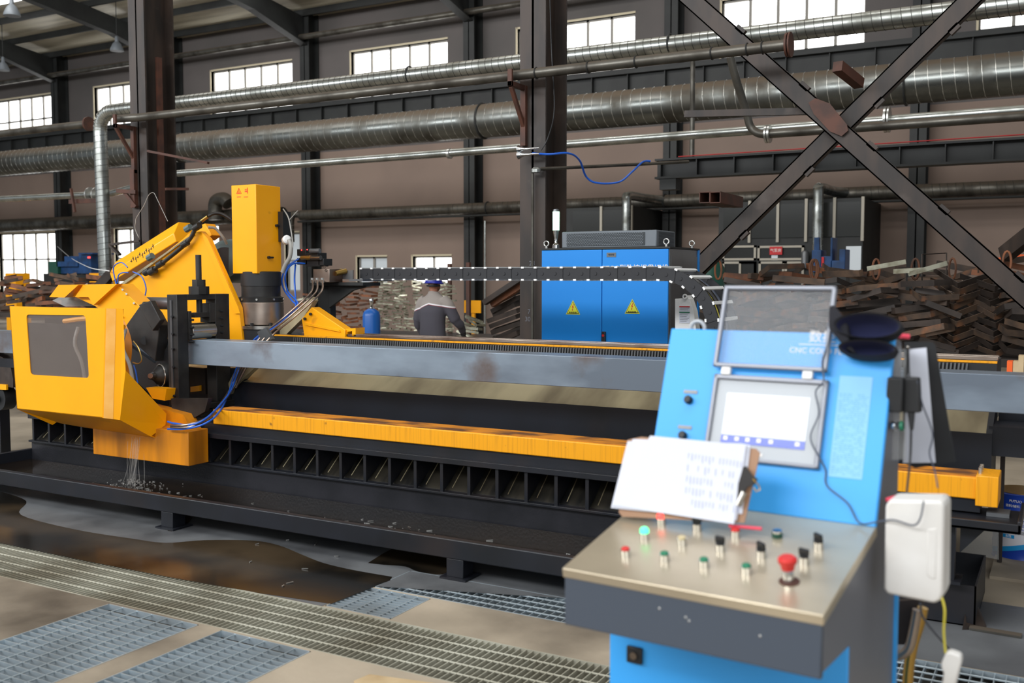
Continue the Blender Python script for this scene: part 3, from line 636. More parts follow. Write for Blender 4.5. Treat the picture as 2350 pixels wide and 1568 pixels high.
MB().box(XL, XR, 6.30, 6.72, .84, 1.06).build('bed_beam', 'navy', t, bevel=.005)
MB().box(-6.9, XR, 6.335, 6.72, 1.06, 1.19).build('rail_beam', 'navy', t)
MB().box(-6.9, XR, 6.322, 6.345, 1.182, 1.194).build('orange_edge', 'yellow_worn', t)
for y in (6.40, 6.50):
    MB().box(-5.6, XR, y, y+.045, 1.19, 1.215).build('guide_rail', 'steel_warm', t, bevel=.004)
MB().box(-6.9, XR+.03, 6.315, 6.335, 1.07, 1.10).build('rack_back', 'navy', t)
b = MB(); x = -5.6
while x < -.50: b.prism([(x, 6.29, 1.09), (x+.010, 6.29, 1.09), (x+.018, 6.29, 1.178), (x+.008, 6.29, 1.178)], (0, .045, 0)); x += .021
tag(b.build('rack_teeth', 'cabgrey', t), kind='stuff')
MB().box(-6.9, XR, 6.31, 6.334, 1.06, 1.18).build('rack_bar', 'blackp', t)
MB().prism([(XR-.02, 5.90, .52), (XR-.02, 5.90, .835), (XR-.02, 6.30, 1.05), (XR-.02, 6.30, .52)], (.03, 0, 0)).build('end_plate', 'navy', t)
MB().box(-1.2, -.16, 5.05, 5.5, .50, .515).box(-1.2, -.16, 5.05, 5.065, .50, .545).box(-.175, -.16, 5.05, 5.5, .50, .56).build('end_shelf', 'navy', t, bevel=.003)
MB().box(-.32, -.22, 5.3, 5.42, .516, .535).build('pad', 'cabgrey', t)
MB().box(-.48, -.44, 5.12, 5.18, .23, .50).box(-.51, -.41, 5.09, 5.24, .215, .23).build('leg', 'navy', t)
MB().prism([(-.42, 5.14, .50), (-.30, 5.14, .50), (-.42, 5.14, .36)], (0, .01, 0)).build('leg_gusset', 'navy', t)
for x in (-7.4, -5.5, -3.5, -1.5): MB().box(x-.1, x+.1, 6.4, 6.6, .0, .2).build('leg', 'navy', t)
MB().box(-.33, 1.6, 6.25, 6.5, .86, 1.04).build('outfeed_beam', 'navy', t)
MB().box(-.36, 1.6, 5.94, 6.2, .71, .87).build('outfeed_support', 'navy', t)
p = P(2304, 1000, Y=6.42); MB().box(p.x-.012, p.x+.012, 6.36, 6.40, 0, .86).build('thin_leg', 'brown_steel', t)

for k in range(31):
    x = -7.53+k*.205; tag(MB().tube([(x, 5.345, .322), (x, 5.59, .525)], .0035, 6).build('slope_line', 'slope', t))  # thin pale rod up the inner slope beside each rib
# workpiece tube
t = thing('steel_tube', 'very long square steel tube with blue-grey mill scale running through the machine', 'tube', (-4, 5.6, .99))
b = MB(); x0, x1, y0, y1, z0, z1, th = -10.2, 2.0, 5.52, 5.72, .998, 1.19, .008
ring = lambda a, b_, c, d, x: [(x, a, c), (x, b_, c), (x, b_, d), (x, a, d)]
r = [ring(y0, y1, z0, z1, x0), ring(y0, y1, z0, z1, x1), ring(y0+th, y1-th, z0+th, z1-th, x1), ring(y0+th, y1-th, z0+th, z1-th, x0)]
vs = sum(r, []); fs = [(k*4+i, k*4+(i+1) % 4, ((k+1) % 4)*4+(i+1) % 4, ((k+1) % 4)*4+i) for k in range(4) for i in range(4)]
b.add(vs, fs).build('tube_wall', 'mill', t, bevel=.006)

# ================================================================== SAW / BEVEL HEAD
t = thing('cutting_head', 'yellow cutting head with windowed guard, sloping arm and clamp around the steel tube', 'machine', (-6.3, 5.9, .3))
# guard
A = (-6.97, 4.70, 1.457); B = (-5.90, 4.70, 1.457); B2 = (-5.79, 4.76, 1.455); Dn = (-6.92, 4.70, .68); Cn = (-5.96, 4.70, .68); C2 = (-5.85, 4.76, .665)
def plate(pts, vec, name, m, parent=t, bevel=0): return MB().prism(pts, vec).build(name, m, parent, bevel=bevel)
wp = [P(x, y, Y=4.7) for x, y in ((60, 722), (196, 724), (204, 868), (70, 860))]
def rounded(pts, r=.03, n=4):
    out = []
    for i in range(len(pts)):
        p = pts[i]; a = (pts[i-1]-p).normalized(); b_ = (pts[(i+1) % len(pts)]-p).normalized()
        for k in range(n+1):
            s_ = k/n; out.append((p+a*r)*(1-s_)**2+p*2*s_*(1-s_)+(p+b_*r)*s_**2)
    return out
inner = rounded(wp)
def frame_plate(outer, inner, vec, name, m, parent):
    # outer quad with a rounded window hole: join by nearest corner fans
    n = len(inner)//4; b = MB(); vec = Vector(vec)
    for dv in (Vector((0, 0, 0)), vec):
        O = [Vector(p)+dv for p in outer]; I = [p+dv for p in inner]; base = len(b.v)
        fs = []
        for c in range(4):
            for k in range(n-1): fs.append((c, 4+c*n+k, 4+c*n+k+1))
            fs.append((c, 4+c*n+n-1, 4+((c+1) % 4)*n, (c+1) % 4))
        b.add(O+I, fs)
    N0 = 4+len(inner)
    fs = [(c, (c+1) % 4, N0+(c+1) % 4, N0+c) for c in range(4)]+[(4+i, 4+(i+1) % len(inner), N0+4+(i+1) % len(inner), N0+4+i) for i in range(len(inner))]
    b.f += fs
    return b.build(name, m, parent, flat=True)
fr = frame_plate([A, B, Cn, Dn], inner, (0, .006, 0), 'guard_front', 'yellow', t)
MB().prism([p+Vector((0, .008, 0)) for p in rounded([wp[0]+Vector((-.03, 0, .03)), wp[1]+Vector((.03, 0, .03)), wp[2]+Vector((.03, 0, -.03)), wp[3]+Vector((-.03, 0, -.03))])], (0, .004, 0)).build('window_pane', 'glass', fr)
plate([B, B2, C2, Cn], (0, .006, 0), 'guard_corner', 'yellow')
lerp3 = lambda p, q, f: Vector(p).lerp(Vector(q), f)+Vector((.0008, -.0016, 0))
plate([lerp3(B, B2, .08), lerp3(B, B2, .62), lerp3(Cn, C2, .62), lerp3(Cn, C2, .08)], (0, .0012, 0), 'pale_edge_strip', 'yellow_pale')  # paler yellow strip along the chamfered corner of the guard
side = [B2, (-5.79, 4.77, 1.02), (-5.82, 5.15, .665), (-5.82, 5.14, .584), (-5.84, 5.02, .51), C2]
plate(side, (-.006, 0, 0), 'guard_side', 'yellow')
plate([(-6.97, 4.70, 1.457), (-6.97, 4.77, 1.02), (-6.93, 5.15, .665), (-6.93, 5.14, .584), (-6.93, 5.0, .52), (-6.92, 4.7, .68)], (.006, 0, 0), 'guard_side', 'yellow')
plate([Dn, Cn, C2, (-5.84, 5.02, .51), (-6.86, 5.02, .535)], (0, 0, .006), 'guard_bottom', 'yellow')
plate([(-6.86, 5.02, .535), (-5.84, 5.02, .51), (-5.86, 5.13, .47), (-6.80, 5.13, .50)], (0, 0, .006), 'guard_lip', 'yellow')
# hood above the guard
hood = pp([(113, 682), (134, 654), (268, 652), (322, 705), (292, 748), (262, 800), (240, 720), (218, 703), (172, 682)], 5.42)
plate(hood, (0, .16, 0), 'hood_side', 'yellow', bevel=.004)
h2 = MB().prism(pp([(113, 682), (134, 654), (180, 654), (148, 683)], 5.35), (0, .1, 0)).prism(pp([(172, 682), (190, 655), (268, 652), (215, 700), (203, 682)], 5.38), (0, .06, 0))
h2.build('hood_louvre', 'yellow', t)
MB().cyl((-7.3, 5.75, 1.46), (-6.4, 5.75, 1.46), .05, 16).build('counter_tube', 'cabgrey', t)
MB().prism(pp([(120, 690), (200, 650), (215, 703), (150, 704)], 5.6), (0, .004, 0)).build('clear_flap', 'film', t)
for x, y in ((281, 665), (290, 675), (307, 696), (279, 727)): MB().cyl(P(x, y, Y=5.42), P(x, y, Y=5.40), .008, 8).build('bolt', 'zinc', t)
# arm body
arm = pp([(262, 668), (300, 640), (420, 548), (436, 532), (462, 531), (478, 548), (548, 706), (556, 780), (556, 800), (392, 800), (388, 768), (360, 735), (330, 688), (322, 706), (300, 690)], 6.22)
ab = plate(arm, (0, .05, 0), 'arm_body', 'yellow', bevel=.006)
plate(pp([(462, 531), (478, 548), (548, 706), (552, 720), (540, 720), (470, 552)], 6.215), (0, -.006, 0), 'arm_edge', 'yellow')
plate(pp([(262, 668), (275, 652), (430, 545), (444, 538), (300, 642)], 6.20), (0, .02, 0), 'arm_scraped_edge', 'slope')
# cover box on top of the arm (real box turned along the slope)
q0, q1 = P(268, 640, Y=6.34), P(416, 548, Y=6.34); d = (q1-q0); dn = d.normalized(); n = Vector((-dn.z, 0, dn.x))
cb = MB(); prof = [(0, 0), (0, .085), (.10, .20), (.24, .20), (.24, 0)]
cb.prism([q0-dn*.07+Vector((0, a, 0))+n*(b_+.0) for a, b_ in prof], d+dn*.0)
cover = cb.build('arm_cover', 'yellow', t, bevel=.008)
b = MB()
for k in range(11):
    p = q0+dn*(.25+.032*k)+n*(.075+.012*math.sin(k*2.1))+Vector((0, -.001, 0)); r = .013+.007*((k*7) % 3)
    b.beam(p-n*r, p+n*r*.8+dn*.008, .006, .003, up=(0, 1, 0)); b.beam(p-dn*.01, p+dn*.012+n*.01*((k % 3)-1), .005, .003, up=(0, 1, 0))
tag(b.build('pen_marks', 'ink_black', cover), 'scribbled black pen marks')
plate(pp([(440, 525), (470, 513), (486, 540), (470, 552), (448, 530)], 6.36), (0, .12, 0), 'pivot_lug', 'yellow', bevel=.004)
# spindle / linkage along the arm
lk = bez([P(352, 619, Y=6.17), P(375, 602, Y=6.17), P(430, 556, Y=6.17), P(450, 522, Y=6.18), P(462, 508, Y=6.2)], 6)
MB().tube(lk, .018, 12).build('drive_shaft', 'black', t)
for x, y, r in ((345, 589, .0), (350, 622, .035), (297, 622, .0), (338, 624, .03), (368, 606, .028), (345, 590, .0), (425, 560, .026), (452, 521, .03), (318, 612, .0)):
    if r: p = P(x, y, Y=6.17); MB().cyl(p-dn*.035, p+dn*.035, r, 10).build('shaft_joint', 'black', t)
for x, y in ((345, 590), (432, 524)):
    p = P(x, y, Y=6.18); MB().cyl(p-dn*.03, p+dn*.03, .03, 8).build('coupling', 'motor', t)
MB().cyl(P(463, 507, Y=6.2), P(477, 497, Y=6.2), .014, 12).build('hose_fitting', 'brass', t)
MB().tube(bez([P(477, 497, Y=6.2), P(492, 490, Y=6.25), P(510, 492, Y=6.3), P(532, 505, Y=6.35)]), .014, 10).build('hydraulic_hose', 'hoseb', t)
MB().tube(bez([P(478, 522, Y=6.3), P(495, 525, Y=6.35), P(512, 545, Y=6.4), P(520, 560, Y=6.45)]), .012, 8).build('cable', 'hoseg', t)
for pts, mm in (([(267, 652), (260, 620), (266, 607), (280, 603), (293, 614)], 6.15), ([(270, 650), (272, 632), (282, 626), (295, 626)], 6.15), ([(305, 624), (325, 635), (335, 660), (332, 680), (323, 686)], 6.13)):
    MB().tube(bez([P(x, y, Y=mm) for x, y in pts]), .0055, 8).build('blue_tube', 'hose_blue', t)
tag(MB().tube(bez([P(x, y, Y=6.4) for x, y in ((318, 545), (310, 525), (311, 510), (313, 500), (330, 472), (340, 450), (347, 443), (354, 444), (362, 460), (385, 508))]), .0028, 6).build('looped_wire', 'hoseg', t), 'pale looped wire')
tag(MB().tube(bez([P(x, y, Y=Y) for x, y, Y in ((130, 564, 24.75), (160, 590, 19), (200, 612, 12), (250, 622, 6.3))]), .006, 6).build('wire', 'white'), 'pale slack wire hanging before the bright lower windows', 'wire')
# black inner head behind the guard
MB().prism(pp([(328, 692), (350, 718), (366, 748), (356, 830), (300, 780), (283, 770), (282, 757)], 5.38), (0, .1, 0)).build('head_plate', 'black', t, bevel=.006)
MB().prism(pp([(283, 785), (356, 835), (386, 792), (386, 820), (395, 825), (395, 900), (340, 900), (284, 850)], 5.46), (0, .04, 0)).build('head_body', 'blackp', t)
b = MB().cyl(P(332, 782, Y=5.375), P(332, 782, Y=5.40), .033, 20); b.build('spindle_hole', 'blackp', t)
plate(pp([(318, 700), (345, 690), (368, 735), (350, 760)], 5.33), (0, .05, 0), 'cutter_block', 'black', bevel=.005)
MB().lathe([(.02, -.14), (.035, -.1), (.09, -.05), (.10, -.02), (.10, .06), (.085, .12)], P(362, 862, Y=5.42)+Vector((.03, .05, 0)), (.3, 1, 0), 24).build('drive_motor', 'black', t)
MB().torus(P(362, 862, Y=5.40)+Vector((.03, .0, 0)), (.3, 1, 0), .088, .006).build('motor_ring', 'steel', t)
MB().cyl(P(345, 863, Y=5.28), P(352, 863, Y=5.35), .02, 12, .03).build('spindle_nose', 'steel', t)
MB().tube(bez([P(x, y, Y=5.33) for x, y in ((306, 783), (318, 800), (325, 825), (318, 835), (305, 832))]), .005, 6).build('copper_tube', 'brass', t)
MB().tube(bez([P(x, y, Y=5.33) for x, y in ((307, 838), (312, 855), (316, 880))]), .006, 6).build('blue_tube', 'hose_blue', t)
MB().prism(pp([(335, 890), (382, 893), (378, 920), (350, 915)], 5.26), (0, .1, 0)).build('yellow_bracket', 'yellow', t)
MB().box(-7.9, -6.72, 5.46, 5.49, .62, 1.28).build('inner_back_plate', 'black', t)
for x in (-6.85, -6.55, -6.3):
    MB().tube(bez([(x, 5.2, 1.28), (x+.02, 5.15, 1.15), (x+.1, 5.15, 1.0), (x+.14, 5.15, .8)]), .014, 8).build('inner_hose', 'hoseg', t)
for x in (-6.8, -6.45): MB().grid(lambda a_, b_: Vector((x+.16*a_+.05*math.sin(a_*6)+.035*b_, 5.22+.05*b_, 1.36-.62*a_)), 14, 2).build('inner_band', 'yellow_skirt', t)
MB().tube(bez([(-6.88, 5.1, 1.33), (-6.5, 5.1, 1.36), (-6.2, 5.1, 1.30)]), .02, 8).build('inner_tube', 'yellow', t)
# clamp gate
GX0, GX1 = -6.013, -5.905
g = MB()
g.box(GX0, GX1, 5.35, 5.455, .686, 1.543).box(GX0, GX1, 5.74, 5.89, .686, 1.543).box(GX0, GX1, 5.455, 5.74, 1.50, 1.543)
gate = g.build('clamp_frame', 'black', t, bevel=.004)
MB().box(GX0-.02, GX1+.028, 5.30, 5.92, .643, .686).build('clamp_base', 'black', t, bevel=.004)
MB().box(GX0+.038, GX0+.057, 5.342, 5.352, .715, 1.50).build('guide_slot', 'cabgrey', gate)
for z in (.77, .99, 1.13, 1.245, 1.375): MB().cyl((GX0+.066, 5.355, z), (GX0+.066, 5.332, z), .0095, 8).build('bolt', 'blackp', gate)
for z in (1.178, 1.235, 1.29, 1.348, 1.405):
    MB().cyl((GX1-.005, 5.795, z), (GX1+.03, 5.795, z), .0085, 8).build('bolt', 'blackp', gate)
    if z < 1.4: MB().cyl((GX1-.005, 5.47, z), (GX1+.042, 5.47, z), .0085, 8).build('bolt', 'blackp', gate)
MB().box(GX0, GX1+.01, 5.455, 5.484, 1.193, 1.415).box(GX0, GX1, 5.68, 5.74, 1.32, 1.47).build('slide_block', 'black', gate, bevel=.003)
MB().box(GX0+.01, GX1-.005, 5.53, 5.70, 1.362, 1.40).build('slide_yoke', 'black', gate, bevel=.003)
MB().cyl((GX0+.066, 5.487, 1.257), (GX0+.066, 5.735, 1.257), .064, 28).build('pressure_roller', 'steel', gate, bevel=.003)
MB().cyl((GX0+.052, 5.625, 1.377), (GX0+.052, 5.625, 1.85), .0227, 14).build('screw_shaft', 'black', gate)
MB().cyl((GX0+.052, 5.625, 1.543), (GX0+.052, 5.625, 1.604), .078, 8).cyl((GX0+.052, 5.625, 1.604), (GX0+.052, 5.625, 1.656), .052, 6).build('lock_nut', 'black', gate, flat=True)
MB().box(GX0-.0, GX0+.123, 5.30, 5.36, .56, .643).box(GX0+.02, GX0+.123, 5.55, 5.68, .58, .643).build('clamp_foot', 'black', t, bevel=.006)
MB().cyl((GX0+.05, 5.265, .555), (GX0+.15, 5.30, .56), .0265, 14).build('cylinder_end', 'steel_warm', t)
MB().prism(pp([(392, 915), (478, 915), (470, 945), (400, 985)], 5.28), (0, .04, 0)).build('clamp_web', 'black', t)
MB().prism(pp([(430, 842), (512, 850), (512, 905), (430, 905)], 5.86), (0, .03, 0)).build('carriage_block', 'blackp', t)
MB().prism(pp([(436, 850), (470, 845), (472, 905), (436, 905)], 5.80), (0, .05, 0)).build('chip_chute', 'brown_steel', t)
MB().prism(pp([(437, 888), (458, 885), (458, 898), (437, 900)], 5.78), (0, .03, 0)).build('yellow_bracket', 'yellow', t)
# lower yellow skirt
sk = MB().box(-6.53, -5.50, 5.06, 5.25, .315, .565).build('lower_skirt', 'yellow_skirt', t, bevel=.004)
MB().prism([(-6.45, 5.3, .55), (-5.62, 5.3, .55), (-5.7, 5.3, .66), (-6.2, 5.3, .72)], (0, -.1, 0)).build('skirt_bracket', 'yellow_skirt', t)
# motor column
MB().box(-6.27, -5.99, 6.30, 6.60, 1.706, 2.455).build('motor_box', 'yellow', t, bevel=.005)
mb_ = [o for o in t.children if o.name.startswith('motor_box')][0]
u, v = Vector((1, 0, 0)), Vector((0, 0, 1))
b = MB()
p = P(548, 440, Y=6.298); s_ = .026
for a, c in (((-1, -.6), (1, -.6)), ((1, -.6), (0, 1.1)), ((0, 1.1), (-1, -.6)), ((-.35, -.35), (.35, -.35)), ((0, -.3), (0, .4))):
    b.beam(p+u*a[0]*s_+v*a[1]*s_, p+u*c[0]*s_+v*c[1]*s_, .004, .0015, up=(0, 1, 0))
p = P(564, 439, Y=6.298)
b.beam(p+u*.018-v*.02, p+u*.018+v*.03, .006, .0015, up=(0, 1, 0)); b.beam(p-u*.012, p+u*.012, .012, .0015, up=(0, 1, 0)); b.beam(p-u*.012+v*.016, p+u*.016+v*.016, .005, .0015, up=(0, 1, 0))
for a, wd in ((548, .045), (564, .045)): p = P(a, 452, Y=6.298); b.beam(p-u*wd/2, p+u*wd/2, .005, .0012, up=(0, 1, 0))
tag(b.build('warning_sticker', 'sticker', mb_), 'small red warning triangle and pictogram')
for x, y in ((633, 518), (615, 591)): 
    p = P(x, y, X=-5.99); MB().cyl(p, p+Vector((.02, 0, 0)), .012, 10).cyl(p+Vector((.012, 0, 0)), p+Vector((.014, .05, .0)), .008, 8).build('latch', 'blackp', mb_)
cx_, cy_ = -6.1, 6.46
MB().lathe([(.17, 1.60), (.17, 1.72), (.155, 1.725)], (cx_, cy_, 0), (0, 0, 1), 32).build('upper_collar', 'blackp', t)
MB().lathe([(.185, 1.46), (.19, 1.50), (.165, 1.51), (.165, 1.60)], (cx_, cy_, 0), (0, 0, 1), 32).build('middle_collar', 'black', t)
MB().lathe([(.19, 1.27), (.19, 1.46)], (cx_, cy_, 0), (0, 0, 1), 40).build('gear_housing', 'steel_warm', t, bevel=.003)
MB().lathe([(.225, 1.235), (.225, 1.262), (.19, 1.265)], (cx_, cy_, 0), (0, 0, 1), 40).build('bright_flange', 'steel', t)
MB().lathe([(.215, 1.0), (.215, 1.235)], (cx_, cy_, 0), (0, 0, 1), 40).build('lower_collar', 'blackp', t)
for k in range(8):
    a = k*PI/4-2.0; p = Vector((cx_+.205*math.cos(a), cy_+.205*math.sin(a), 1.262)); MB().cyl(p, p+Vector((0, 0, .025)), .014, 6).build('bolt', 'blackp', t)
for k in range(8):
    a = k*PI/4-1.8; p = Vector((cx_+.178*math.cos(a), cy_+.178*math.sin(a), 1.485)); MB().cyl(p, p+Vector((.016*math.cos(a), .016*math.sin(a), 0)), .009, 8).build('bolt', 'zinc', t)
# grey motor behind
MB().lathe([(.05, -.02), (.155, -.02), (.19, .02), (.20, .10), (.20, .42), (.16, .46)], P(520, 594, Y=6.62)+Vector((-.02, 0, -.02)), (-.25, 1, -.0), 32).build('saw_motor', 'motor', t)
MB().cyl(P(520, 594, Y=6.60)+Vector((-.02, 0, -.02)), P(520, 594, Y=6.59)+Vector((-.02, 0, -.02)), .125, 24).build('fan_cover', 'hoseb', t)
# right side of the motor box: black terminal, grey conduit
MB().box(-5.985, -5.93, 6.56, 6.66, 1.98, 2.24).build('terminal_box', 'blackp', t)
MB().lathe([(.03, -.02), (.038, 0), (.038, .04), (.026, .05)], P(656, 552, Y=6.55), (.8, -.5, .2), 14).build('cable_gland', 'white', t)
MB().tube(bez([P(663, 550, Y=6.5), P(668, 565, Y=6.5), P(665, 590, Y=6.5), P(655, 608, Y=6.5), P(648, 625, Y=6.5)]), .018, 10).build('conduit', 'hoseg', t)
MB().tube(bez([P(650, 480, Y=6.6), P(662, 500, Y=6.55), P(668, 530, Y=6.5), P(672, 560, Y=6.5), P(668, 580, Y=6.5)]), .006, 8).build('cable', 'hoseg', t)
MB().tube([P(664, 505, Y=6.5), P(683, 484, Y=6.5)], .004, 6).build('tie_wire', 'hoseg', t)
# hydraulic manifold on its post
MB().box(-5.86, -5.72, 6.92, 7.0, 1.06, 1.66).box(-5.9, -5.3, 6.85, 7.1, 1.60, 1.63).prism([(-5.72, 6.9, 1.60), (-5.25, 6.9, 1.60), (-5.45, 6.9, 1.56), (-5.72, 6.9, 1.40)], (0, .03, 0)).build('manifold_post', 'dark_steel', t, bevel=.003)
MB().box(-5.74, -5.56, 6.72, 6.9, 1.63, 1.745).build('manifold_block', 'steel_warm', t, bevel=.004)
for x, y in ((745, 613), (748, 621)): p = P(x, y, Y=6.718); MB().torus(p, (0, 1, 0), .010, .003, 12, 6).build('port_plug', 'steel', t)
for x, y, w2 in ((700, 580, .10), (724, 588, .14), (702, 600, .12), (726, 604, .16), (745, 602, .06)):
    p = P(x, y, Y=6.85); MB().box(p.x-w2/2, p.x+w2/2, 6.8, 6.92, p.z-.03, p.z+.03).build('solenoid_valve', 'blackp', t, bevel=.004)
for x, y, m_ in ((722, 576, 'cabgrey'), (724, 592, 'steel'), (702, 592, 'brass')):
    p = P(x, y, Y=6.78); MB().cyl(p-Vector((.05, 0, 0)), p+Vector((.06, 0, 0)), .02, 12).build('solenoid_coil', m_, t)
for x, y in ((692, 574), (705, 573), (716, 575)): p = P(x, y, Y=6.79); MB().ell(p, .006, .006, .006, n=8).build('indicator_light', 'redlit', t)
for x in (760, 770): MB().cyl(P(x, 628, Y=6.8), P(x+24, 622, Y=6.9), .022, 12).build('hose_fitting', 'brass', t)
MB().prism(pp([(775, 640), (790, 622), (810, 620), (810, 642)], 6.9), (0, .01, 0)).box(*sum(([a, b_] for a, b_ in ((-5.45, -5.3), (6.85, 7.3), (1.64, 1.66))), [])).build('chain_bracket', 'cabgrey', t)
# three steel pipes + blue hoses
def run(pts): return bez([P(x, y, Y=Y) for x, y, Y in pts], 6)
for k, dx in enumerate((0, 11, 23)):
    pts = [(716+dx, 642, 6.72), (717+dx, 664, 6.60), (702+dx, 684, 6.40), (650+dx, 730, 6.22), (600+dx, 772, 6.0), (560+dx*.6, 830, 5.84), (530+dx*.5, 890, 5.8), (500+dx*.4, 935, 5.4), (470+dx*.6, 962, 5.15), (430+dx*.5, 985-(2-k)*5, 5.02), (392, 985-(2-k)*4, 5.03)]
    if k == 2: pts = pts[:7]
    MB().tube(run(pts), .0085, 8).build('hydraulic_pipe', 'steel_warm', t)
    p = P(717+dx, 646, Y=6.72); MB().cyl(p-Vector((0, 0, .012)), p+Vector((0, 0, .03)), .016, 8).build('pipe_nut', 'zinc', t)
for pts in ([(686, 594, 6.8), (660, 612, 6.7), (647, 640, 6.6), (652, 665, 6.6), (670, 690, 6.45), (678, 705, 6.38), (640, 745, 6.16), (585, 778, 6.0), (545, 840, 5.84), (524, 905, 5.7), (500, 950, 5.2), (465, 975, 5.03), (420, 985, 5.02), (385, 985, 5.03)],
            [(700, 605, 6.8), (672, 606, 6.7), (655, 630, 6.6), (660, 668, 6.6), (684, 700, 6.40), (650, 740, 6.18), (595, 775, 6.0), (550, 845, 5.84), (528, 900, 5.65), (480, 955, 5.15), (440, 975, 5.03), (400, 972, 5.03), (385, 968, 5.03)],
            [(678, 608, 6.75), (676, 640, 6.6), (678, 680, 6.55), (680, 700, 6.5)]):
    MB().tube(run(pts), .0075, 8).build('blue_hose', 'hose_blue', t)
MB().prism(pp([(590, 762), (610, 752), (625, 778), (600, 790)], 5.98), (0, .03, 0)).build('pipe_clamp', 'cabgrey', t)
# beige ramp plate and yellow foot bracket
MB().prism(pp([(720, 690), (697, 728), (640, 784), (598, 784), (600, 780), (712, 682)], 6.45), (0, .06, 0)).build('ramp_plate', 'slope', t)
MB().prism(pp([(586, 843), (535, 890), (528, 905), (524, 880), (545, 840)], 5.865), (0, .06, 0)).build('lower_ramp_plate', 'slope', t)
MB().prism(pp([(715, 705), (792, 757), (792, 778), (698, 774), (694, 745), (692, 732)], 6.38), (0, .10, 0)).build('foot_bracket', 'yellow', t, bevel=.005)
MB().prism(pp([(792, 755), (816, 753), (816, 772), (808, 772), (808, 760), (797, 762), (797, 778), (792, 778)], 6.4), (0, .12, 0)).build('foot_hook', 'yellow', t)
plate(pp([(700, 740), (780, 757), (782, 762), (702, 746)], 6.38), (0, -.012, 0), 'bracket_fold', 'yellow')
for x, y in ((701, 732), (714, 721)): p = P(x, y, Y=6.375); MB().cyl(p, p-Vector((0, .015, 0)), .012, 8).build('bolt', 'blackp', t)
MB().prism(pp([(543, 845), (585, 845), (530, 905), (540, 942), (520, 942), (520, 845)], 5.895), (0, .04, 0)).build('carriage_side', 'navy', t)

# ================================================================== CABLE CHAIN
t = thing('cable_chain', 'black cable drag chain running level from the cutting head and curling down by the cabinet', 'cable chain', (-3.5, 7.0, 1.2))
CY0, CY1 = 6.98, 7.40
link_l = .115; zc = 1.703; xs_ = -5.42; CR = .42; xe = -2.74
path = []; s_ = 0; x = xs_
while x < xe: path.append(((x, zc), (x+link_l, zc))); x += link_l
a = PI/2; cx0, cz0 = x, zc-CR
da = link_l/CR
while a > -.9:
    path.append(((cx0+CR*math.cos(a), cz0+CR*math.sin(a)), (cx0+CR*math.cos(a-da), cz0+CR*math.sin(a-da)))); a -= da
def link(p, q, odd):
    p = Vector((p[0], 0, p[1])); q = Vector((q[0], 0, q[1])); d = (q-p); dn = d.normalized(); n = Vector((-dn.z, 0, dn.x)); h = .047
    prev = None
    for y in (CY0+odd*.004, CY1-odd*.004):
        b = MB().prism([p-dn*.012-n*h+Vector((0, y, 0)), q+dn*.012-n*h+Vector((0, y, 0)), q+dn*.012+n*h+Vector((0, y, 0)), p-dn*.012+n*h+Vector((0, y, 0))], (0, .022, 0))
        m_ = p+d*.5+Vector((0, y, 0)); b.cyl(m_-Vector((0, .004, 0)), m_+Vector((0, .001, 0)), .014, 10)
        prev = b.build('chain_link' if prev is None else 'rear_side_plate', 'chain', t if prev is None else prev)
        L1 = prev if y < CY0+.1 else L1
    m_ = p+d*.02
    for s2 in (1, -1):
        pos = m_+n*(h+.001)*s2; MB().beam(pos+Vector((0, CY0-.008, 0)), pos+Vector((0, CY1+.028, 0)), .024, .014, up=n).build('cross_bar', 'white', L1)
for k, (p, q) in enumerate(path): link(p, q, k % 2)
for y, m_, r in ((7.08, 'hoseb', .016), (7.15, 'wire_y', .006), (7.22, 'hoseb', .02), (7.3, 'cord', .014)):
    pts = [(xs_, y, zc), (xe, y, zc)]+[(cx0+CR*math.cos(PI/2-i*.12), y, cz0+CR*math.sin(PI/2-i*.12)) for i in range(21)]
    MB().tube(pts, r, 8).build('cable', m_, t)
t2 = thing('chain_trough', 'navy support trough behind the machine bed under the drag chain', 'trough', (-3, 7.2, 0))
MB().box(-5.6, -1.0, 6.96, 7.45, .55, .60).build('trough_floor', 'navy', t2)
for x in (-5.4, -3.2, -1.2): MB().box(x-.04, x+.04, 7.15, 7.25, 0, .55).build('leg', 'navy', t2)

# ================================================================== ELECTRICAL CABINET
cx0_, cx1_, cy0_, cy1_ = -4.274, -3.035, 8.2, 8.98
t = thing('electrical_cabinet', 'tall blue two-door electrical cabinet with warning triangles behind the machine', 'cabinet', (-3.65, 8.6, 0))
MB().box(cx0_, cx1_, cy0_+.02, cy1_, .05, 1.925).build('body', 'cabgrey', t, bevel=.004)
MB().box(cx0_-.01, cx1_+.01, cy0_, cy1_+.01, 1.925, 1.94).build('top_plate', 'dark_steel', t)
MB().box(cx0_+.02, cx1_-.02, cy0_+.05, cy1_-.02, 0, .05).build('plinth', 'blackp', t)
xm = P(1382, 600, Y=8.2).x
d1 = MB().box(cx0_+.003, xm-.003, cy0_-.005, cy0_+.02, .07, 1.92).build('door', 'blue', t, bevel=.004)
d2 = MB().box(xm+.003, cx1_-.003, cy0_-.005, cy0_+.02, .07, 1.92).build('door', 'blue', t, bevel=.004)
MB().box(cx1_-.003, cx1_+.01, cy1_-.02, cy1_+.02, .06, 1.93).build('rear_door_edge', 'blue', t)
sp = MB().box(cx1_, cx1_+.004, cy0_+.05, cy1_-.03, .1, 1.86).build('side_panel', 'cabgrey', t)
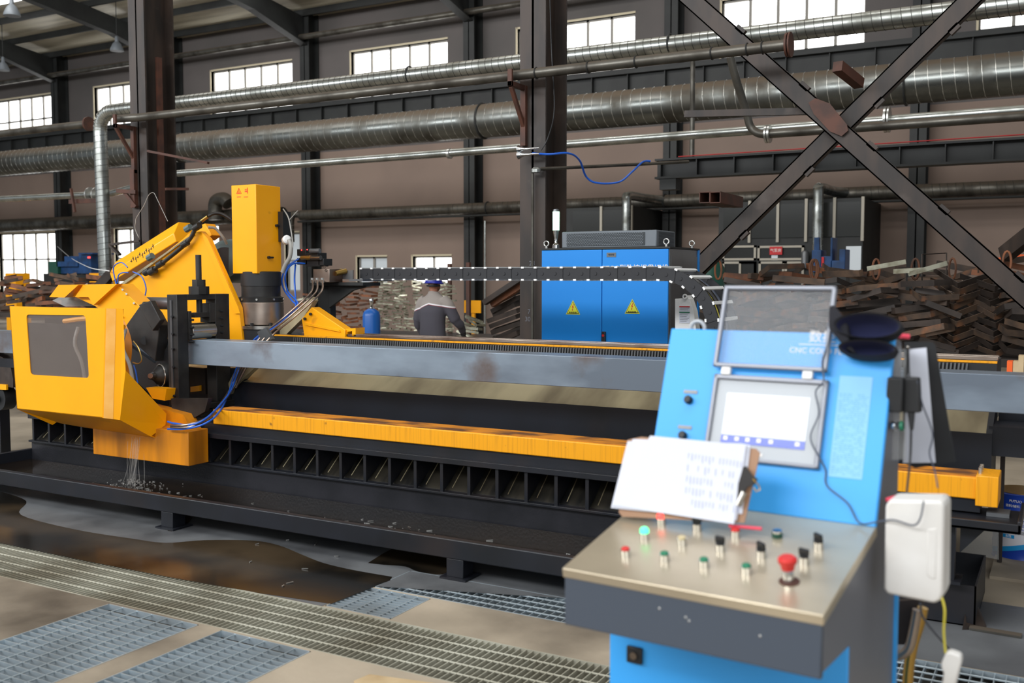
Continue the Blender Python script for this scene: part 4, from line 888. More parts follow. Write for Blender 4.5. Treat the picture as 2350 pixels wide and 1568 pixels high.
for dd, px, py in ((d1, 1315, 708), (d2, 1451, 706)):
    p = P(px, py, Y=cy0_-.006); s1 = .072
    def tri(k, y, name, m_):
        MB().prism([Vector((p.x-s1*k, y, p.z-.055*k)), Vector((p.x+s1*k, y, p.z-.055*k)), Vector((p.x, y, p.z+.075*k))], (0, .001, 0)).build(name, m_, dd)
    tri(1, p.y-.001, 'warning_triangle', 'signyel'); tri(.86, p.y-.002, 'triangle_border', 'ink_black'); tri(.76, p.y-.003, 'triangle_face', 'signyel')
    z0 = p.z; b = MB().prism([Vector((p.x+a_, p.y-.004, z0+c_)) for a_, c_ in ((.006, .042), (-.012, .008), (-.001, .01), (-.008, -.012), (.012, .016), (.001, .016), (.010, .04))], (0, .001, 0))
    b.prism([Vector((p.x+a_, p.y-.004, z0+c_)) for a_, c_ in ((-.010, -.010), (.003, -.006), (-.006, -.024))], (0, .001, 0)); b.build('lightning_bolt', 'signred', dd)
    text_mesh('有电危险', .020, (p.x, p.y-.004, z0-.040), u, v).build('warning_text', 'ink_black', dd, flat=True)
p = P(1403, 585, Y=cy0_-.006); np_ = MB().box(p.x-.045, p.x+.045, p.y-.002, p.y, p.z-.02, p.z+.02).build('name_plate', 'cabgrey', d2)
text_mesh('电控柜', .02, (p.x, p.y-.003, p.z), u, v).build('plate_text', 'ink_black', np_, flat=True)
p = P(1455, 615, Y=cy0_-.006); text_mesh('CTCC型数控相贯切机', .066, (p.x, p.y-.001, p.z-.006), u, v).build('door_lettering', 'signwhite', d2, flat=True)
p = P(1287, 615, Y=cy0_-.006); MB().prism([Vector((p.x-.03, p.y-.001, p.z-.03)), Vector((p.x+.045, p.y-.001, p.z+.01)), Vector((p.x-.01, p.y-.001, p.z+.0))], (0, .001, 0)).build('red_swoosh', 'signred', d1)
p = P(1387, 775, Y=cy0_-.006); MB().box(p.x-.018, p.x+.018, p.y-.03, p.y, p.z-.14, p.z+.055).build('handle', 'blackp', d2, bevel=.006)
MB().cyl((p.x, p.y-.031, p.z+.02), (p.x, p.y-.029, p.z+.02), .012, 10).build('handle_lock', 'red', d2)
fx0, fx1 = P(1289, 550, Y=8.25).x, P(1507, 550, Y=8.25).x
fb = MB().box(fx0, fx1, 8.25, 8.72, 1.94, 2.09).build('fan_box', 'fan', t, bevel=.01)
ml, mr_ = P(1301, 550, Y=8.25).x, P(1480, 550, Y=8.25).x
MB().box(ml, mr_, 8.244, 8.25, 1.958, 2.072).build('mesh_backing', 'fanmesh', fb)
b = MB(); nx, nz = 44, 9
for i in range(nx):
    for j in range(nz):
        x = ml+.008+(mr_-ml-.016)*(i+.5*(j % 2))/nx; z = 1.966+.1*j/(nz-1); b.box(x-.006, x+.0035, 8.240, 8.244, z-.0035, z+.0035)
tag(b.build('perforated_mesh', 'fan', fb, flat=True), kind='stuff')
b = MB()
for k in range(12): b.box(fx1-.002, fx1+.004, 8.3, 8.68, 1.955+k*.0105, 1.959+k*.0105)
tag(b.build('side_louvres', 'fanmesh', fb, flat=True), kind='stuff')
for x, y in ((P(1254, 565, Y=8.3).x, 8.3), (P(1529, 562, Y=8.3).x, 8.3), (-3.07, 8.9)):
    MB().torus((x, y, 1.985), (0, 1, 0), .024, .007, 20, 8).cyl((x, y, 1.94), (x, y, 1.965), .012, 10).build('lifting_eye', 'zinc', t)
b = MB()
pan = tag(thing('machine_side_box', 'white data plate box with red and green striped label mounted below the drag chain curl', 'box', (-2.75, 7.6, 0)), None)
pb = P(1550, 690, Y=7.6)
pts = pp([(1549, 686), (1570, 685), (1577, 678), (1580, 685), (1582, 685), (1592, 715), (1598, 760), (1598, 800), (1549, 800)], 7.6)
MB().prism(pts, (0, .1, 0)).build('box_body', 'white', pan, bevel=.003)
MB().torus(P(1572, 681, Y=7.59), (0, 1, 0), .016, .006, 16, 6).build('hang_eye', 'white', pan)
b = MB(); lx0, lx1 = P(1559, 705, Y=7.595).x, P(1583, 705, Y=7.595).x; lz1, lz0 = P(1570, 703, Y=7.595).z, P(1570, 742, Y=7.595).z
MB().box(lx0, lx1, 7.597, 7.6, lz0, lz1).build('label', 'paper', pan)
MB().box(lx0, lx1, 7.595, 7.597, lz1-.008, lz1).build('label_red_bar', 'signred', pan); MB().box(lx0, lx1, 7.595, 7.597, lz1-.052, lz1-.045).build('label_green_bar', 'green', pan)
for k in range(9):
    z = lz1-.016-k*.013
    if abs(z-lz1+.048) > .006: b.box(lx0+.006, lx1-.006-.01*(k % 3), 7.5955, 7.597, z-.001, z+.001)
b.build('label_text', 'ink_black', pan)
MB().box(-2.87, -2.77, 7.62, 7.68, 0, 1.0).build('post', 'navy', pan)
t = thing('signal_beacon', 'lit green signal beacon on a tapered chrome stem on top of the blue cabinet', 'beacon', P(1276, 572, Y=8.35))
px_ = P(1276, 572, Y=8.35); X_, Z_ = px_.x, 1.94
MB().lathe([(.032, 0), (.032, .035), (.018, .05), (.012, .06), (.018, .10), (.030, .17)], (X_, 8.35, Z_), n=20).build('stem', 'chrome', t)
MB().lathe([(.031, .17), (.032, .34), (.030, .345)], (X_, 8.35, Z_), n=20).build('lamp_tube', 'beacon', t)
MB().lathe([(.031, .345), (.028, .365), (.01, .37)], (X_, 8.35, Z_), n=20).build('cap', 'cabgrey', t)

# ================================================================== CONTROL CONSOLE
KX, KY, KA = -1.079, 2.209, -.0635
kA = Vector((math.cos(KA), math.sin(KA), 0)); kB = Vector((-math.sin(KA), math.cos(KA), 0)); kZ = Vector((0, 0, 1)); KO = Vector((KX, KY, 0))
def cw(a, b, z): return KO+kA*a+kB*b+kZ*z
pU = (kB*.177+kZ*.481).normalized(); pN = kA.cross(pU); dU = (kB*.47+kZ*.09).normalized(); dN = kA.cross(dU)
def pw(a, v, o=0): return cw(0, .47, 1.04)+kA*a+pU*v+pN*o
def dw(a, v, o=0): return cw(0, 0, .95)+kA*a+dU*v+dN*o
def xf(mb, fn): mb.v = [fn(*p) for p in mb.v]; return mb
W_ = .633
con = thing('control_console', 'blue and grey operator console with touch screen and sloping steel button desk', 'console', KO+kA*.3+kB*.4)
prof = [(.01, .812), (.25, .80), (.25, 0), (.74, 0), (.752, 1.49), (.655, 1.518), (.47, 1.03), (.0, .94)]
b = MB(); b.prism([(0, y, z) for y, z in [(.01, .812), (.25, .80), (.25, 0), (.74, 0), (.752, 1.50), (.657, 1.518), (.48, 1.03), (.0, .94)]], (W_, 0, 0))
xf(b, cw).build('housing', 'sidegrey', con, bevel=.004)
xf(MB().box(-.004, W_+.004, -.004, .012, .806, .943), cw).build('front_skirt', 'skirtgrey', con, bevel=.004)
xf(MB().box(-.0, W_, .238, .252, 0.0, .80), cw).build('base_door', 'blue2', con, bevel=.003)
xf(MB().box(.055, .10, .228, .24, .645, .69), cw).build('door_lock', 'blackp', con, bevel=.003)
p = cw(.078, .228, .668); MB().cyl(p, p-kB*.006, .010, 12).build('lock_core', 'steel', con)
xf(MB().box(-.006, W_+.008, .735, .757, 0, 1.0), cw).build('rear_door', 'blue2', con)
desk = xf(MB().box(-.008, W_+.008, -.010, .478, -.022, .004), dw).build('desk_plate', 'desk', con, bevel=.003)
pan_ = xf(MB().box(-.006, W_+.006, .0, .514, -.01, .008), pw).build('screen_panel', 'blue2', con, bevel=.004)
# touch screen
fr = xf(MB().box(.158, .482, .132, .142, .008, .026).box(.158, .482, .362, .376, .008, .026).box(.158, .170, .132, .376, .008, .026).box(.470, .482, .132, .376, .008, .026), pw).build('screen_frame', 'frame_al', con, bevel=.003)
xf(MB().box(.170, .470, .142, .362, .008, .017), pw).build('screen_bezel', 'bezel_in', fr)
xf(MB().box(.202, .438, .203, .324, .017, .0185), pw).build('display', 'screen', fr)
xf(MB().box(.202, .438, .180, .203, .017, .0188), pw).build('display_bar', 'screen_blue', fr)
b = MB()
for k, a in enumerate((.215, .248, .279, .311, .345, .418)): b.box(a-.006, a+.006, .188, .199, .0188, .0192)
xf(b, pw).build('display_icons', 'signwhite', fr)
b = MB()
for i in range(6):
    for a, wd in ((.208, .018), (.236, .02), (.288, .012), (.34, .016)): b.box(a, a+wd*(.6+.4*((i*3) % 2)), .222+.017*i, .2245+.017*i, .0185, .0188)
xf(b, pw).build('display_text', 'ink', fr)
xf(MB().box(.320, .326, .150, .158, .017, .019), pw).build('usb_mark', 'signwhite', fr)
lid = xf(MB().box(.153, .477, .396, .408, .02, .036).box(.158, .477, .630, .642, .02, .036).box(.153, .165, .396, .642, .02, .036).box(.465, .477, .396, .642, .02, .036), pw).build('screen_cover', 'frame_al', con, bevel=.003)
xf(MB().box(.165, .465, .408, .630, .024, .027), pw).build('clear_pane', 'plastic', lid)
for a in (.192, .425): xf(MB().box(a-.014, a+.014, .374, .400, .014, .032), pw).build('hinge', 'white', con, bevel=.003)
for a, v_ in ((.086, .296), (.085, .190)):
    p = pw(a, v_, .008); MB().lathe([(.012, 0), (.012, .012), (.009, .018)], p, pN, 18).build('panel_knob', 'blackp', con)
    xf(MB().box(a-.02, a+.022, v_+.020, v_+.030, .008, .010), pw).build('knob_plate', 'cabgrey', con)
text_mesh('数控飞锯', .038, pw(.485, .500, .0085), kA, pU, .0004).build('panel_lettering', 'signwhite', con, flat=True)
xf(MB().box(.385, .58, .4775, .4795, .008, .0088), pw).build('panel_line', 'signwhite', con)
text_mesh('CNC COLD FLYING SAW', .0225, pw(.487, .460, .0085), kA, pU, .0004).build('panel_english_lettering', 'signwhite', con, flat=True)
lb = xf(MB().box(.507, .593, .118, .394, .008, .009), pw).build('instruction_label', 'label_pale', con)
b = MB()
for i in range(44):
    x = .512
    while x < .585:
        wd = random.uniform(.003, .012)
        if random.random() < .72 and i < 37: b.box(x, min(x+wd, .588), .126+i*.006, .1285+i*.006, .009, .0093)
        x += wd+.003
xf(b, pw).build('label_text', 'label_txt', lb)
p = cw(.055, .70, 1.505); MB().torus(p+kZ*.018, kB, .022, .006, 20, 8).build('lifting_eye', 'bezel', con)
# desk controls
def button(a, v_, cap, kind, name, lab):
    base = MB().cyl(dw(a, v_, .004), dw(a, v_, .022), .0125, 16)
    bb = base.build(name+'_collar', 'chrome', desk)
    if kind == 'push': MB().lathe([(.0105, 0), (.0105, .006), (.008, .008)], dw(a, v_, .020), dN, 16).build(name, cap, bb)
    elif kind == 'lit': MB().lathe([(.012, 0), (.012, .008), (.008, .013)], dw(a, v_, .022), dN, 16).build(name, cap, bb)
    elif kind == 'flat': MB().lathe([(.0135, -.012), (.0135, .002), (.010, .006)], dw(a, v_, .014), dN, 16).build(name, cap, bb)
    elif kind == 'knob':
        k_ = MB().lathe([(.0115, 0), (.0115, .006)], dw(a, v_, .022), dN, 16)
        ang = random.uniform(-.9, .5); c_, s_ = math.cos(ang), math.sin(ang); q = dw(a, v_, .028); e1 = kA*c_+dU*s_; e2 = dU*c_-kA*s_
        k_.prism([q-e1*.012-e2*.004, q+e1*.012-e2*.004, q+e1*.012+e2*.004, q-e1*.012+e2*.004], dN*.014); k_.build(name, 'blackp', bb)
for a, v_, cap, kd, nm in ((.114, .106, 'red', 'push', 'push_button'), (.216, .116, 'green', 'push', 'push_button'), (.319, .118, 'green', 'push', 'push_button'), (.424, .121, 'green', 'push', 'push_button'),
                           (.115, .216, 'greenlit', 'lit', 'lit_button'), (.221, .214, 'cream', 'push', 'push_button'), (.323, .216, '', 'knob', 'selector_switch'), (.428, .216, '', 'knob', 'selector_switch'), (.533, .216, '', 'knob', 'selector_switch'),
                           (.118, .316, 'redlit', 'lit', 'lit_button'), (.222, .312, '', 'knob', 'selector_switch'), (.330, .305, 'red', 'push', 'push_button'), (.428, .338, 'dgreen', 'flat', 'push_button'), (.541, .308, '', 'knob', 'selector_switch')):
    button(a, v_, cap, kd, nm, '')
es = MB().lathe([(.013, .004), (.013, .034), (.0115, .036)], dw(.525, .118), dN, 20).build('emergency_stop_collar', 'chrome', desk)
MB().lathe([(.015, .034), (.017, .045), (.022, .052), (.022, .060), (.016, .065)], dw(.525, .118), dN, 24).build('emergency_stop', 'red', es)
MB().lathe([(.024, .004), (.024, .006)], dw(.528, .115), dN, 20).build('emergency_ring', 'rust_primer', es)
for a, z in ((.255, .895), (.322, .886), (.330, .879), (.50, .877)): MB().ell(cw(a, -.004, z), .003, .001, .003, n=8).build('skirt_screw', 'zinc', con)
# clipboard leaning against the panel
t = thing('clipboard', 'brown clipboard holding a thick sheaf of white paper, propped against the console panel', 'clipboard', dw(.15, .33, .01))
def hit(px, py, o, u_, v_):
    n = u_.cross(v_); r = P(px, py, Y=5)-C_; tt = (o-C_).dot(n)/r.dot(n); return C_+r*tt
cU = (kB*.10+kZ*.42).normalized(); cO = dw(.0, .300, .006)
cN = kA.cross(cU)
def cq(px, py, off=0): return hit(px, py, cO+cN*off, kA, cU)
MB().prism([cq(*q) for q in ((1440, 1010), (1472, 1003), (1735, 1030), (1744, 1040), (1708, 1200), (1428, 1186), (1420, 1176))], cN*-.004).build('board', 'cork', t)
for k, q in enumerate([((1452, 1008), (1700, 1018), (1722, 1022), (1703, 1180), (1408, 1164)), ((1440, 1013), (1716, 1024), (1690, 1195), (1402, 1166)), ((1492, 1000), (1712, 1022), (1684, 1203), (1404, 1160))]):
    MB().prism([cq(*p_, off=.004+.004*k) for p_ in q], cN*-.0035).build('paper_sheaf', 'paper', t)
b = MB()
for i in range(16):
    for j in range(5):
        px0 = 1580+i*8-j*2; py0 = 1040+j*26+i*1.3
        if random.random() < .75: b.prism([cq(px0, py0, .0123), cq(px0+1.8, py0, .0123), cq(px0+.5, py0+random.uniform(8, 22), .0123), cq(px0-1.3, py0+14, .0123)], cN*.0002)
b.build('pencil_writing', 'ink', t)
MB().prism([cq(x, y, .018) for x, y in ((1705, 1072), (1712, 1070), (1725, 1090), (1738, 1100), (1732, 1112), (1716, 1118), (1690, 1160), (1694, 1110))], cN*-.006).build('clip', 'hoseb', t, bevel=.001)
MB().tube([cq(x, y, .02) for x, y in ((1728, 1100), (1742, 1115), (1744, 1124), (1735, 1128), (1730, 1120))], .0018, 6).build('clip_ring', 'brass', t)
MB().tube([cq(1708, 1130, .016), cq(1694, 1160, .016)], .008, 8).build('clip_spring', 'steel', t)
tag(MB().cyl(hit(1673, 1207, dw(0, 0, .028), kA, dU), hit(1748, 1214, dw(0, 0, .028), kA, dU), .0045, 10).build('marker_pen', 'pink'), 'red marker pen lying on the button desk below the clipboard', 'pen')
def sp_(px, py, b_): return hit(px, py, cw(0, b_, 0), kA, kZ)   # plane facing the front at depth b_
tag(MB().cyl(sp_(2056, 771, .68), sp_(2086, 773, .70), .007, 10).build('marker_pen', 'pink'), 'red marker pen on the top corner of the console', 'pen')
tag(MB().cyl(sp_(2034, 1148, .50), sp_(2062, 1140, .52), .0055, 10).build('marker_pen', 'pink'), 'red marker pen at the rim of the white box', 'pen')
# gloves: two open cuffs
def glove(lab, c_px, hw, hh, m_o='glove'):
    c = hit(c_px[0], c_px[1], pw(0, 0, .075), kA, pU); t = thing('work_glove', lab, 'glove', c)
    ax = (pN*1.0+kZ*.1).normalized(); 
    def oval(s_, d_, dz=0): return [c+kA*(hw*s_*math.cos(2*PI*i/28))+kZ*(hh*s_*math.sin(2*PI*i/28)+dz)-ax*d_ for i in range(28)]
    def shell(rings):
        b = MB(); vs = sum(rings, []); n = 28; b.add(vs, [(i*n+k, i*n+(k+1) % n, (i+1)*n+(k+1) % n, (i+1)*n+k) for i in range(len(rings)-1) for k in range(n)]+[tuple(range((len(rings)-1)*n, len(rings)*n))]); return b
    shell([oval(1.0, 0), oval(1.08, -.006), oval(1.12, .004), oval(1.12, .02), oval(.95, .05), oval(.4, .07)]).build('cuff', m_o, t, ang=80)
    shell([oval(1.0, 0), oval(.93, .012), oval(.8, .035), oval(.3, .045)]).build('lining', 'glove_in', t, ang=80)
    return t
g1 = glove('black glove with navy lining, upper of the two open cuffs over the console panel', (1990, 748), .080, .031)
g2 = glove('black glove with navy lining, lower of the two open cuffs over the console panel', (1990, 799), .068, .019)
def gp(px, py, o): return hit(px, py, pw(0, 0, o), kA, pU)
MB().prism([gp(x, y, .06) for x, y in ((1902, 702), (1912, 698), (1932, 722), (1945, 745), (1950, 790), (1965, 812), (1940, 800), (1915, 768), (1900, 752))], -pN*.03).build('glove_body', 'glove', g1, bevel=.006)
# cords
def cord(pts, r, name, m_, lab, cat='cable'): return tag(MB().tube(bez(pts), r, 6).build(name, m_), lab, cat)
cord([pw(.478, .515, .05), gp(1900, 790, .045), gp(1887, 830, .04), gp(1890, 875, .04), gp(1872, 900, .032), gp(1879, 950, .03), gp(1860, 1005, .03), gp(1883, 1055, .03), gp(1895, 1080, .014), gp(1898, 1115, .013), gp(1945, 1155, .013), gp(1972, 1200, .02), gp(2010, 1199, .05), sp_(2050, 1194, .405), sp_(2095, 1206, .40), sp_(2112, 1190, .40), sp_(2120, 1150, .405)], .0022, 'charger_cord', 'cord', 'thin dark cord snaking down the console panel and over to the white box')
# side: adapters, paper, black folder, white box, wire, plug
t = thing('power_adapter', 'black power adapter hanging on the console side, nearest the blue panel', 'adapter', sp_(2053, 950, .60))
MB().prism([sp_(x, y, .58) for x, y in ((2036, 866), (2072, 868), (2070, 948), (2030, 946))], kB*.03).build('adapter_body', 'blackp', t, bevel=.004)
t = thing('power_adapter', 'black power adapter with plug, hanging before the white sheet', 'adapter', sp_(2095, 950, .60))
MB().prism([sp_(x, y, .60) for x, y in ((2074, 866), (2108, 868), (2112, 948), (2072, 948))], kB*.03).build('adapter_body', 'blackp', t, bevel=.004)
MB().prism([sp_(x, y, .60) for x, y in ((2082, 948), (2098, 948), (2094, 988), (2088, 988))], kB*.015).build('plug', 'blackp', t)
MB().tube(bez([sp_(2084, 800, .62), sp_(2085, 840, .62), sp_(2087, 868, .61)]), .003, 6).build('upper_cord', 'blackp', t)
MB().tube(bez([sp_(2091, 985, .61), sp_(2089, 1050, .6), sp_(2082, 1120, .55), sp_(2078, 1160, .52)]), .003, 6).build('lower_cord', 'blackp', t)
cord([sp_(2105, 875, .60), sp_(2116, 925, .62), sp_(2140, 995, .64), sp_(2133, 1040, .64), sp_(2145, 1080, .64), sp_(2152, 1120, .62)], .002, 'thin_cord', 'cord', 'thin grey cord looping over the white sheet beside the console')
t = thing('cable_connector', 'chrome round connector with green ring on the console side', 'connector', sp_(2055, 978, .60))
b = MB().cyl(sp_(2040, 978, .62), sp_(2070, 977, .60), .010, 14).cyl(sp_(2047, 978, .61), sp_(2055, 978, .61), .0145, 14); b.build('connector_body', 'chrome', t)
MB().cyl(sp_(2066, 978, .60), sp_(2073, 978, .60), .013, 14).build('green_ring', 'green', t)
t = thing('black_folder', 'black folder hung behind the console side with a white sheet clipped on it', 'folder', sp_(2140, 1060, .80))
MB().prism([sp_(x, y, .80) for x, y in ((2075, 785), (2140, 785), (2146, 792), (2192, 1060), (2100, 1075), (2070, 1060))], kB*.006).build('cover', 'blackp', t)
MB().prism([sp_(x, y, .79) for x, y in ((2086, 802), (2126, 798), (2147, 1062), (2072, 1063))], kB*.002).build('paper_sheet', 'paper', t)
MB().ell(sp_(2084, 797, .78), .005, .005, .005, n=8).build('clip', 'steel', t)
t = thing('clear_sleeve', 'clear plastic sleeve hanging flat on the console side behind the adapters', 'sleeve', sp_(2060, 1055, .64))
MB().prism([sp_(x, y, .66) for x, y in ((2050, 800), (2080, 802), (2078, 1055), (2036, 1055))], kB*.002).build('sleeve', 'film', t)
t = thing('plastic_box', 'dirty white plastic box hung on the side of the console', 'box', sp_(2095, 1385, .45))
bx = [sp_(x, y, .42) for x, y in ((2032, 1162), (2040, 1148), (2158, 1150), (2167, 1160), (2164, 1362), (2158, 1378), (2144, 1386), (2036, 1364), (2028, 1352))]
MB().prism(bx, kB*.10).build('box_body', 'offwhite', t, bevel=.008)
MB().prism([sp_(x, y, .4185) for x, y in ((2128, 1215), (2150, 1212), (2148, 1330), (2140, 1330), (2126, 1322))], kB*.006).build('raised_panel', 'offwhite', t, bevel=.003)
cord([sp_(2160, 1368, .43), sp_(2168, 1400, .42), sp_(2166, 1450, .42), sp_(2170, 1500, .42)], .0028, 'yellow_wire', 'wire_y', 'yellow wire dropping from the white plastic box to a socket strip', 'wire')
t = thing('socket_strip', 'white socket strip dangling at the bottom of the yellow wire', 'socket', sp_(2185, 1568, .42))
MB().prism([sp_(x, y, .40) for x, y in ((2170, 1500), (2180, 1497), (2204, 1506), (2206, 1520), (2185, 1600), (2158, 1595), (2165, 1545), (2160, 1535), (2160, 1522))], kB*.03).build('strip_body', 'offwhite', t, bevel=.004)
MB().box(*[0]*6).build('x', 'white') if False else None
cord([sp_(2112, 1385, .60), sp_(2120, 1420, .7), sp_(2160, 1470, .9), sp_(2190, 1500, 1.1)], .003, 'mains_lead', 'cord', 'dark cord trailing away below the white plastic box')
t = thing('stool', 'bent steel tube stool leg standing behind the console base', 'stool', cw(.70, 1.1, 0))
MB().tube(bez([sp_(2118, 1395, 1.0), sp_(2110, 1430, 1.0), sp_(2095, 1480, 1.0), sp_(2085, 1540, 1.0), sp_(2080, 1640, 1.0)]), .016, 10).build('leg', 'brass', t)
MB().tube(bez([sp_(2105, 1400, .95), sp_(2096, 1450, .95), sp_(2085, 1490, .95), sp_(2065, 1505, .95), sp_(2050, 1500, .95)]), .014, 10).build('leg', 'steel_warm', t)
b = MB().prism([sp_(x, y, 1.05) for x, y in ((2060, 1380), (2120, 1375), (2112, 1410), (2075, 1480), (2055, 1480))], kB*.02); b.build('seat', 'brown_steel', t)

# ================================================================== RIGHT SIDE: bin, drum, film
t = thing('steel_bin', 'open black steel bin on the floor below the end of the machine bed', 'bin', (-.75, 5.45, 0))
bx0, bx1, by0, by1, bh = -1.25, -.345, 5.16, 5.78, .20
b = MB().box(bx0, bx1, by0, by0+.008, 0, bh).box(bx0, bx1, by1-.008, by1, 0, bh).box(bx0, bx0+.008, by0, by1, 0, bh).box(bx1-.008, bx1, by0, by1, 0, bh).box(bx0, bx1, by0, by1, 0, .008)
b.build('bin_walls', 'navy', t)
t = thing('chemical_drum', 'blue and white metal drum with chinese lettering at the photo edge', 'drum', (-.15, 6.72, 0))
dc = Vector((P(2345, 1200, Y=6.62).x, 6.62, 0)); dr = .155
MB().lathe([(dr, 0), (dr+.004, .005), (dr, .012), (dr, .09), (dr+.003, .095), (dr, .10), (dr, .29), (dr+.003, .295), (dr, .30), (dr, .395), (dr+.004, .40), (dr-.004, .405)], dc, n=48).build('drum_body', 'drumblue', t)
MB().lathe([(dr-.01, .405), (dr-.01, .408)], dc, n=48).build('lid', 'brass', t)
def onc(ang, z, o): return dc+Vector((math.sin(ang)*(dr+o), -math.cos(ang)*(dr+o), z))
b = MB().grid(lambda u_, v_: onc(-1.25+2.5*u_, .125+(.135*u_)*0+(.29-.125)*v_ if False else (.06+.10*u_)*(1-v_)+.285*v_, .004), 24, 1); b.build('white_label', 'drumwhite', t)
b = MB().grid(lambda u_, v_: onc(-1.25+2.5*u_, (.03+.10*u_)*(1-v_)+(.06+.10*u_)*v_, .004), 24, 1); b.build('cyan_band', 'drumcyan', t)
def wrapz(zc, a0): return lambda c: onc(a0+c.x/dr, zc+c.y, .0055+c.z)
text_mesh('点豁勉溶剂', .055, (0, 0, 0), u, v, wrap=wrapz(.235, -.02)).build('drum_name', 'drumblue', t, flat=True)
text_mesh('DIANHUOMIANRONG', .016, (0, 0, 0), u, v, wrap=wrapz(.200, .02)).build('drum_pinyin', 'drumblue', t, flat=True)
text_mesh('非危险化学品', .020, (0, 0, 0), u, v, wrap=wrapz(.178, -.25)).build('drum_note', 'ink_black', t, flat=True)
MB().grid(lambda u_, v_: onc(-.62+.42*u_, .143+.02*v_, .005), 6, 1).build('cyan_tag', 'drumcyan', t)
text_mesh('水性', .018, (0, 0, 0), u, v, wrap=wrapz(.153, -.41)).build('tag_text', 'signwhite', t, flat=True)
text_mesh('PUTUO', .02, (0, 0, 0), u, v, wrap=wrapz(.365, -.2)).build('top_text', 'signwhite', t, flat=True)
text_mesh('涂料/辅料', .018, (0, 0, 0), u, v, wrap=wrapz(.335, -.3)).build('top_note', 'signwhite', t, flat=True)
b = MB().prism([P(2206, 1268, Y=6.2), P(2208, 1200, Y=6.2), P(2225, 1172, Y=6.2), P(2292, 1172, Y=6.2), P(2292, 1285, Y=6.2)], (0, .003, 0))
tag(b.build('splash_film', 'film'), 'spotted clear plastic splash sheet hanging before the drum', 'plastic sheet')
b = MB().box(-.34, 1.5, 6.05, 7.6, .0, .018); tag(b.build('concrete_kerb', 'floor'), 'low concrete edge under the drum', 'kerb', kind='structure')
t = thing('steel_scrap', 'brown steel wedge lying on the floor by the black bin', 'scrap', P(2240, 1440, Z=0))
MB().prism([P(2208, 1446, Z=.002), P(2262, 1446, Z=.002), P(2240, 1392, Z=.06), P(2215, 1410, Z=.06)], (0, .06, .0)).build('wedge', 'brown_steel', t)
tag(MB().beam(P(2225, 1440, Z=.008), P(2345, 1460, Z=.008), .05, .01).build('flat_bar', 'galv_dark'), 'thin grey flat bar lying on the floor at the photo edge', 'bar')
tag(MB().box(-.25, .9, 8.0, 8.1, .62, .70).build('steel_profile', 'galv'), 'bright steel profile seen under the outfeed beam at the photo edge', 'bar')
for k, (x, m_) in enumerate(((2312, 'orange'), (2328, 'wood'), (2343, 'wood'))):
    p = P(x, 842, Y=7.2); MB().box(p.x-.025, p.x+.025, 7.15, 7.3, p.z, p.z+.05+.05*k).build('block', m_, None) if False else None
t = thing('timber_offcuts', 'pale timber offcuts stacked behind the steel tube at the photo edge', 'wood', (-.2, 6.35, 1.04))
for x0_, x1_, y0_ , m_ in ((2310, 2324, 830, 'orange'), (2324, 2337, 830, 'wood'), (2336, 2350, 817, 'wood')):
    a_, b_2 = P(x0_, 860, Y=6.3), P(x1_, y0_, Y=6.3); MB().box(a_.x, b_2.x, 6.3, 6.4, 1.04, b_2.z).build('offcut', m_, t)
tag(MB().prism([P(x, y, Z=.002) for x, y in ((812, 1568), (848, 1553), (1010, 1575), (900, 1620))], (0, 0, .01)).build('cardboard', 'wood', flat=True), 'corner of a pale cardboard sheet on the floor before the gratings', 'cardboard')

# ================================================================== LEFT BACKGROUND
t = thing('roller_stand', 'dark infeed roller stand with round wheel beyond the yellow guard', 'roller stand', (-9.3, 5.8, 0))
MB().prism(pp([(-60, 800), (0, 817), (22, 832), (30, 870), (30, 890), (-60, 880)], 5.6), (0, .2, 0)).build('stand_frame', 'brown_steel', t)
MB().box(-9.4, -8.2, 5.6, 6.2, .86, .94).build('top_beam', 'navy', t)
p = P(-5, 915, Y=5.6); MB().cyl(p, p+Vector((0, .12, 0)), .11, 28).cyl(p+Vector((0, -.03, 0)), p, .04, 12).build('wheel', 'blackp', t)
MB().prism(pp([(-30, 880), (14, 883), (14, 895), (-30, 893)], 5.58), (0, .02, 0)).build('yellow_plate', 'yellow', t)
MB().box(-8.9, -8.8, 5.8, 5.9, 0, .86).build('leg', 'navy', t)
# blue machine far away beyond the scrap
t = thing('blue_machine', 'blue pump machine with an orange lamp beyond the scrap heap, near the bright lower windows', 'machine', P(165, 640, Y=18))
def pbox(x0_, y0_, x1_, y1_, Y, dep): a_, b_2 = P(x0_, y1_, Y=Y), P(x1_, y0_, Y=Y); return MB().box(a_.x, b_2.x, Y, Y+dep, a_.z, b_2.z)
pbox(130, 600, 178, 612, 18, .5).build('arm', 'blue_mach', t); pbox(182, 584, 208, 628, 18, .5).build('tower', 'blue_mach', t); pbox(180, 580, 212, 584, 17.9, .7).build('tower_cap', 'blue_mach', t)
pbox(148, 588, 182, 602, 18.1, .4).build('hopper', 'blue_mach', t); pbox(133, 612, 186, 630, 18.1, .4).build('lower_body', 'blue_mach', t); pbox(112, 600, 132, 628, 18, .4).build('pump', 'dgreen', t)
pbox(201, 589, 206, 593, 17.98, .02).build('lamp', 'redlit', t)
a_ = P(160, 628, Y=18.2); MB().box(a_.x-1, a_.x+.9, 18.1, 18.5, 0, a_.z).build('pedestal', 'dark_steel', t)
t = thing('blue_machine', 'blue stamping machine in front of the red-signed booth', 'machine', P(1905, 640, Y=17))
for q in ((1862, 574, 1885, 625), (1905, 545, 1911, 600), (1884, 588, 1908, 620), (1925, 572, 1940, 625), (1908, 598, 1928, 622)): pbox(*q, 17, .4).build('machine_block', 'blue_mach', t, bevel=.01)
pbox(1868, 545, 1880, 575, 17.1, .1).build('bracket', 'blue_mach', t)
pbox(1885, 590, 1891, 612, 16.98, .05).build('red_valve', 'signred', t)
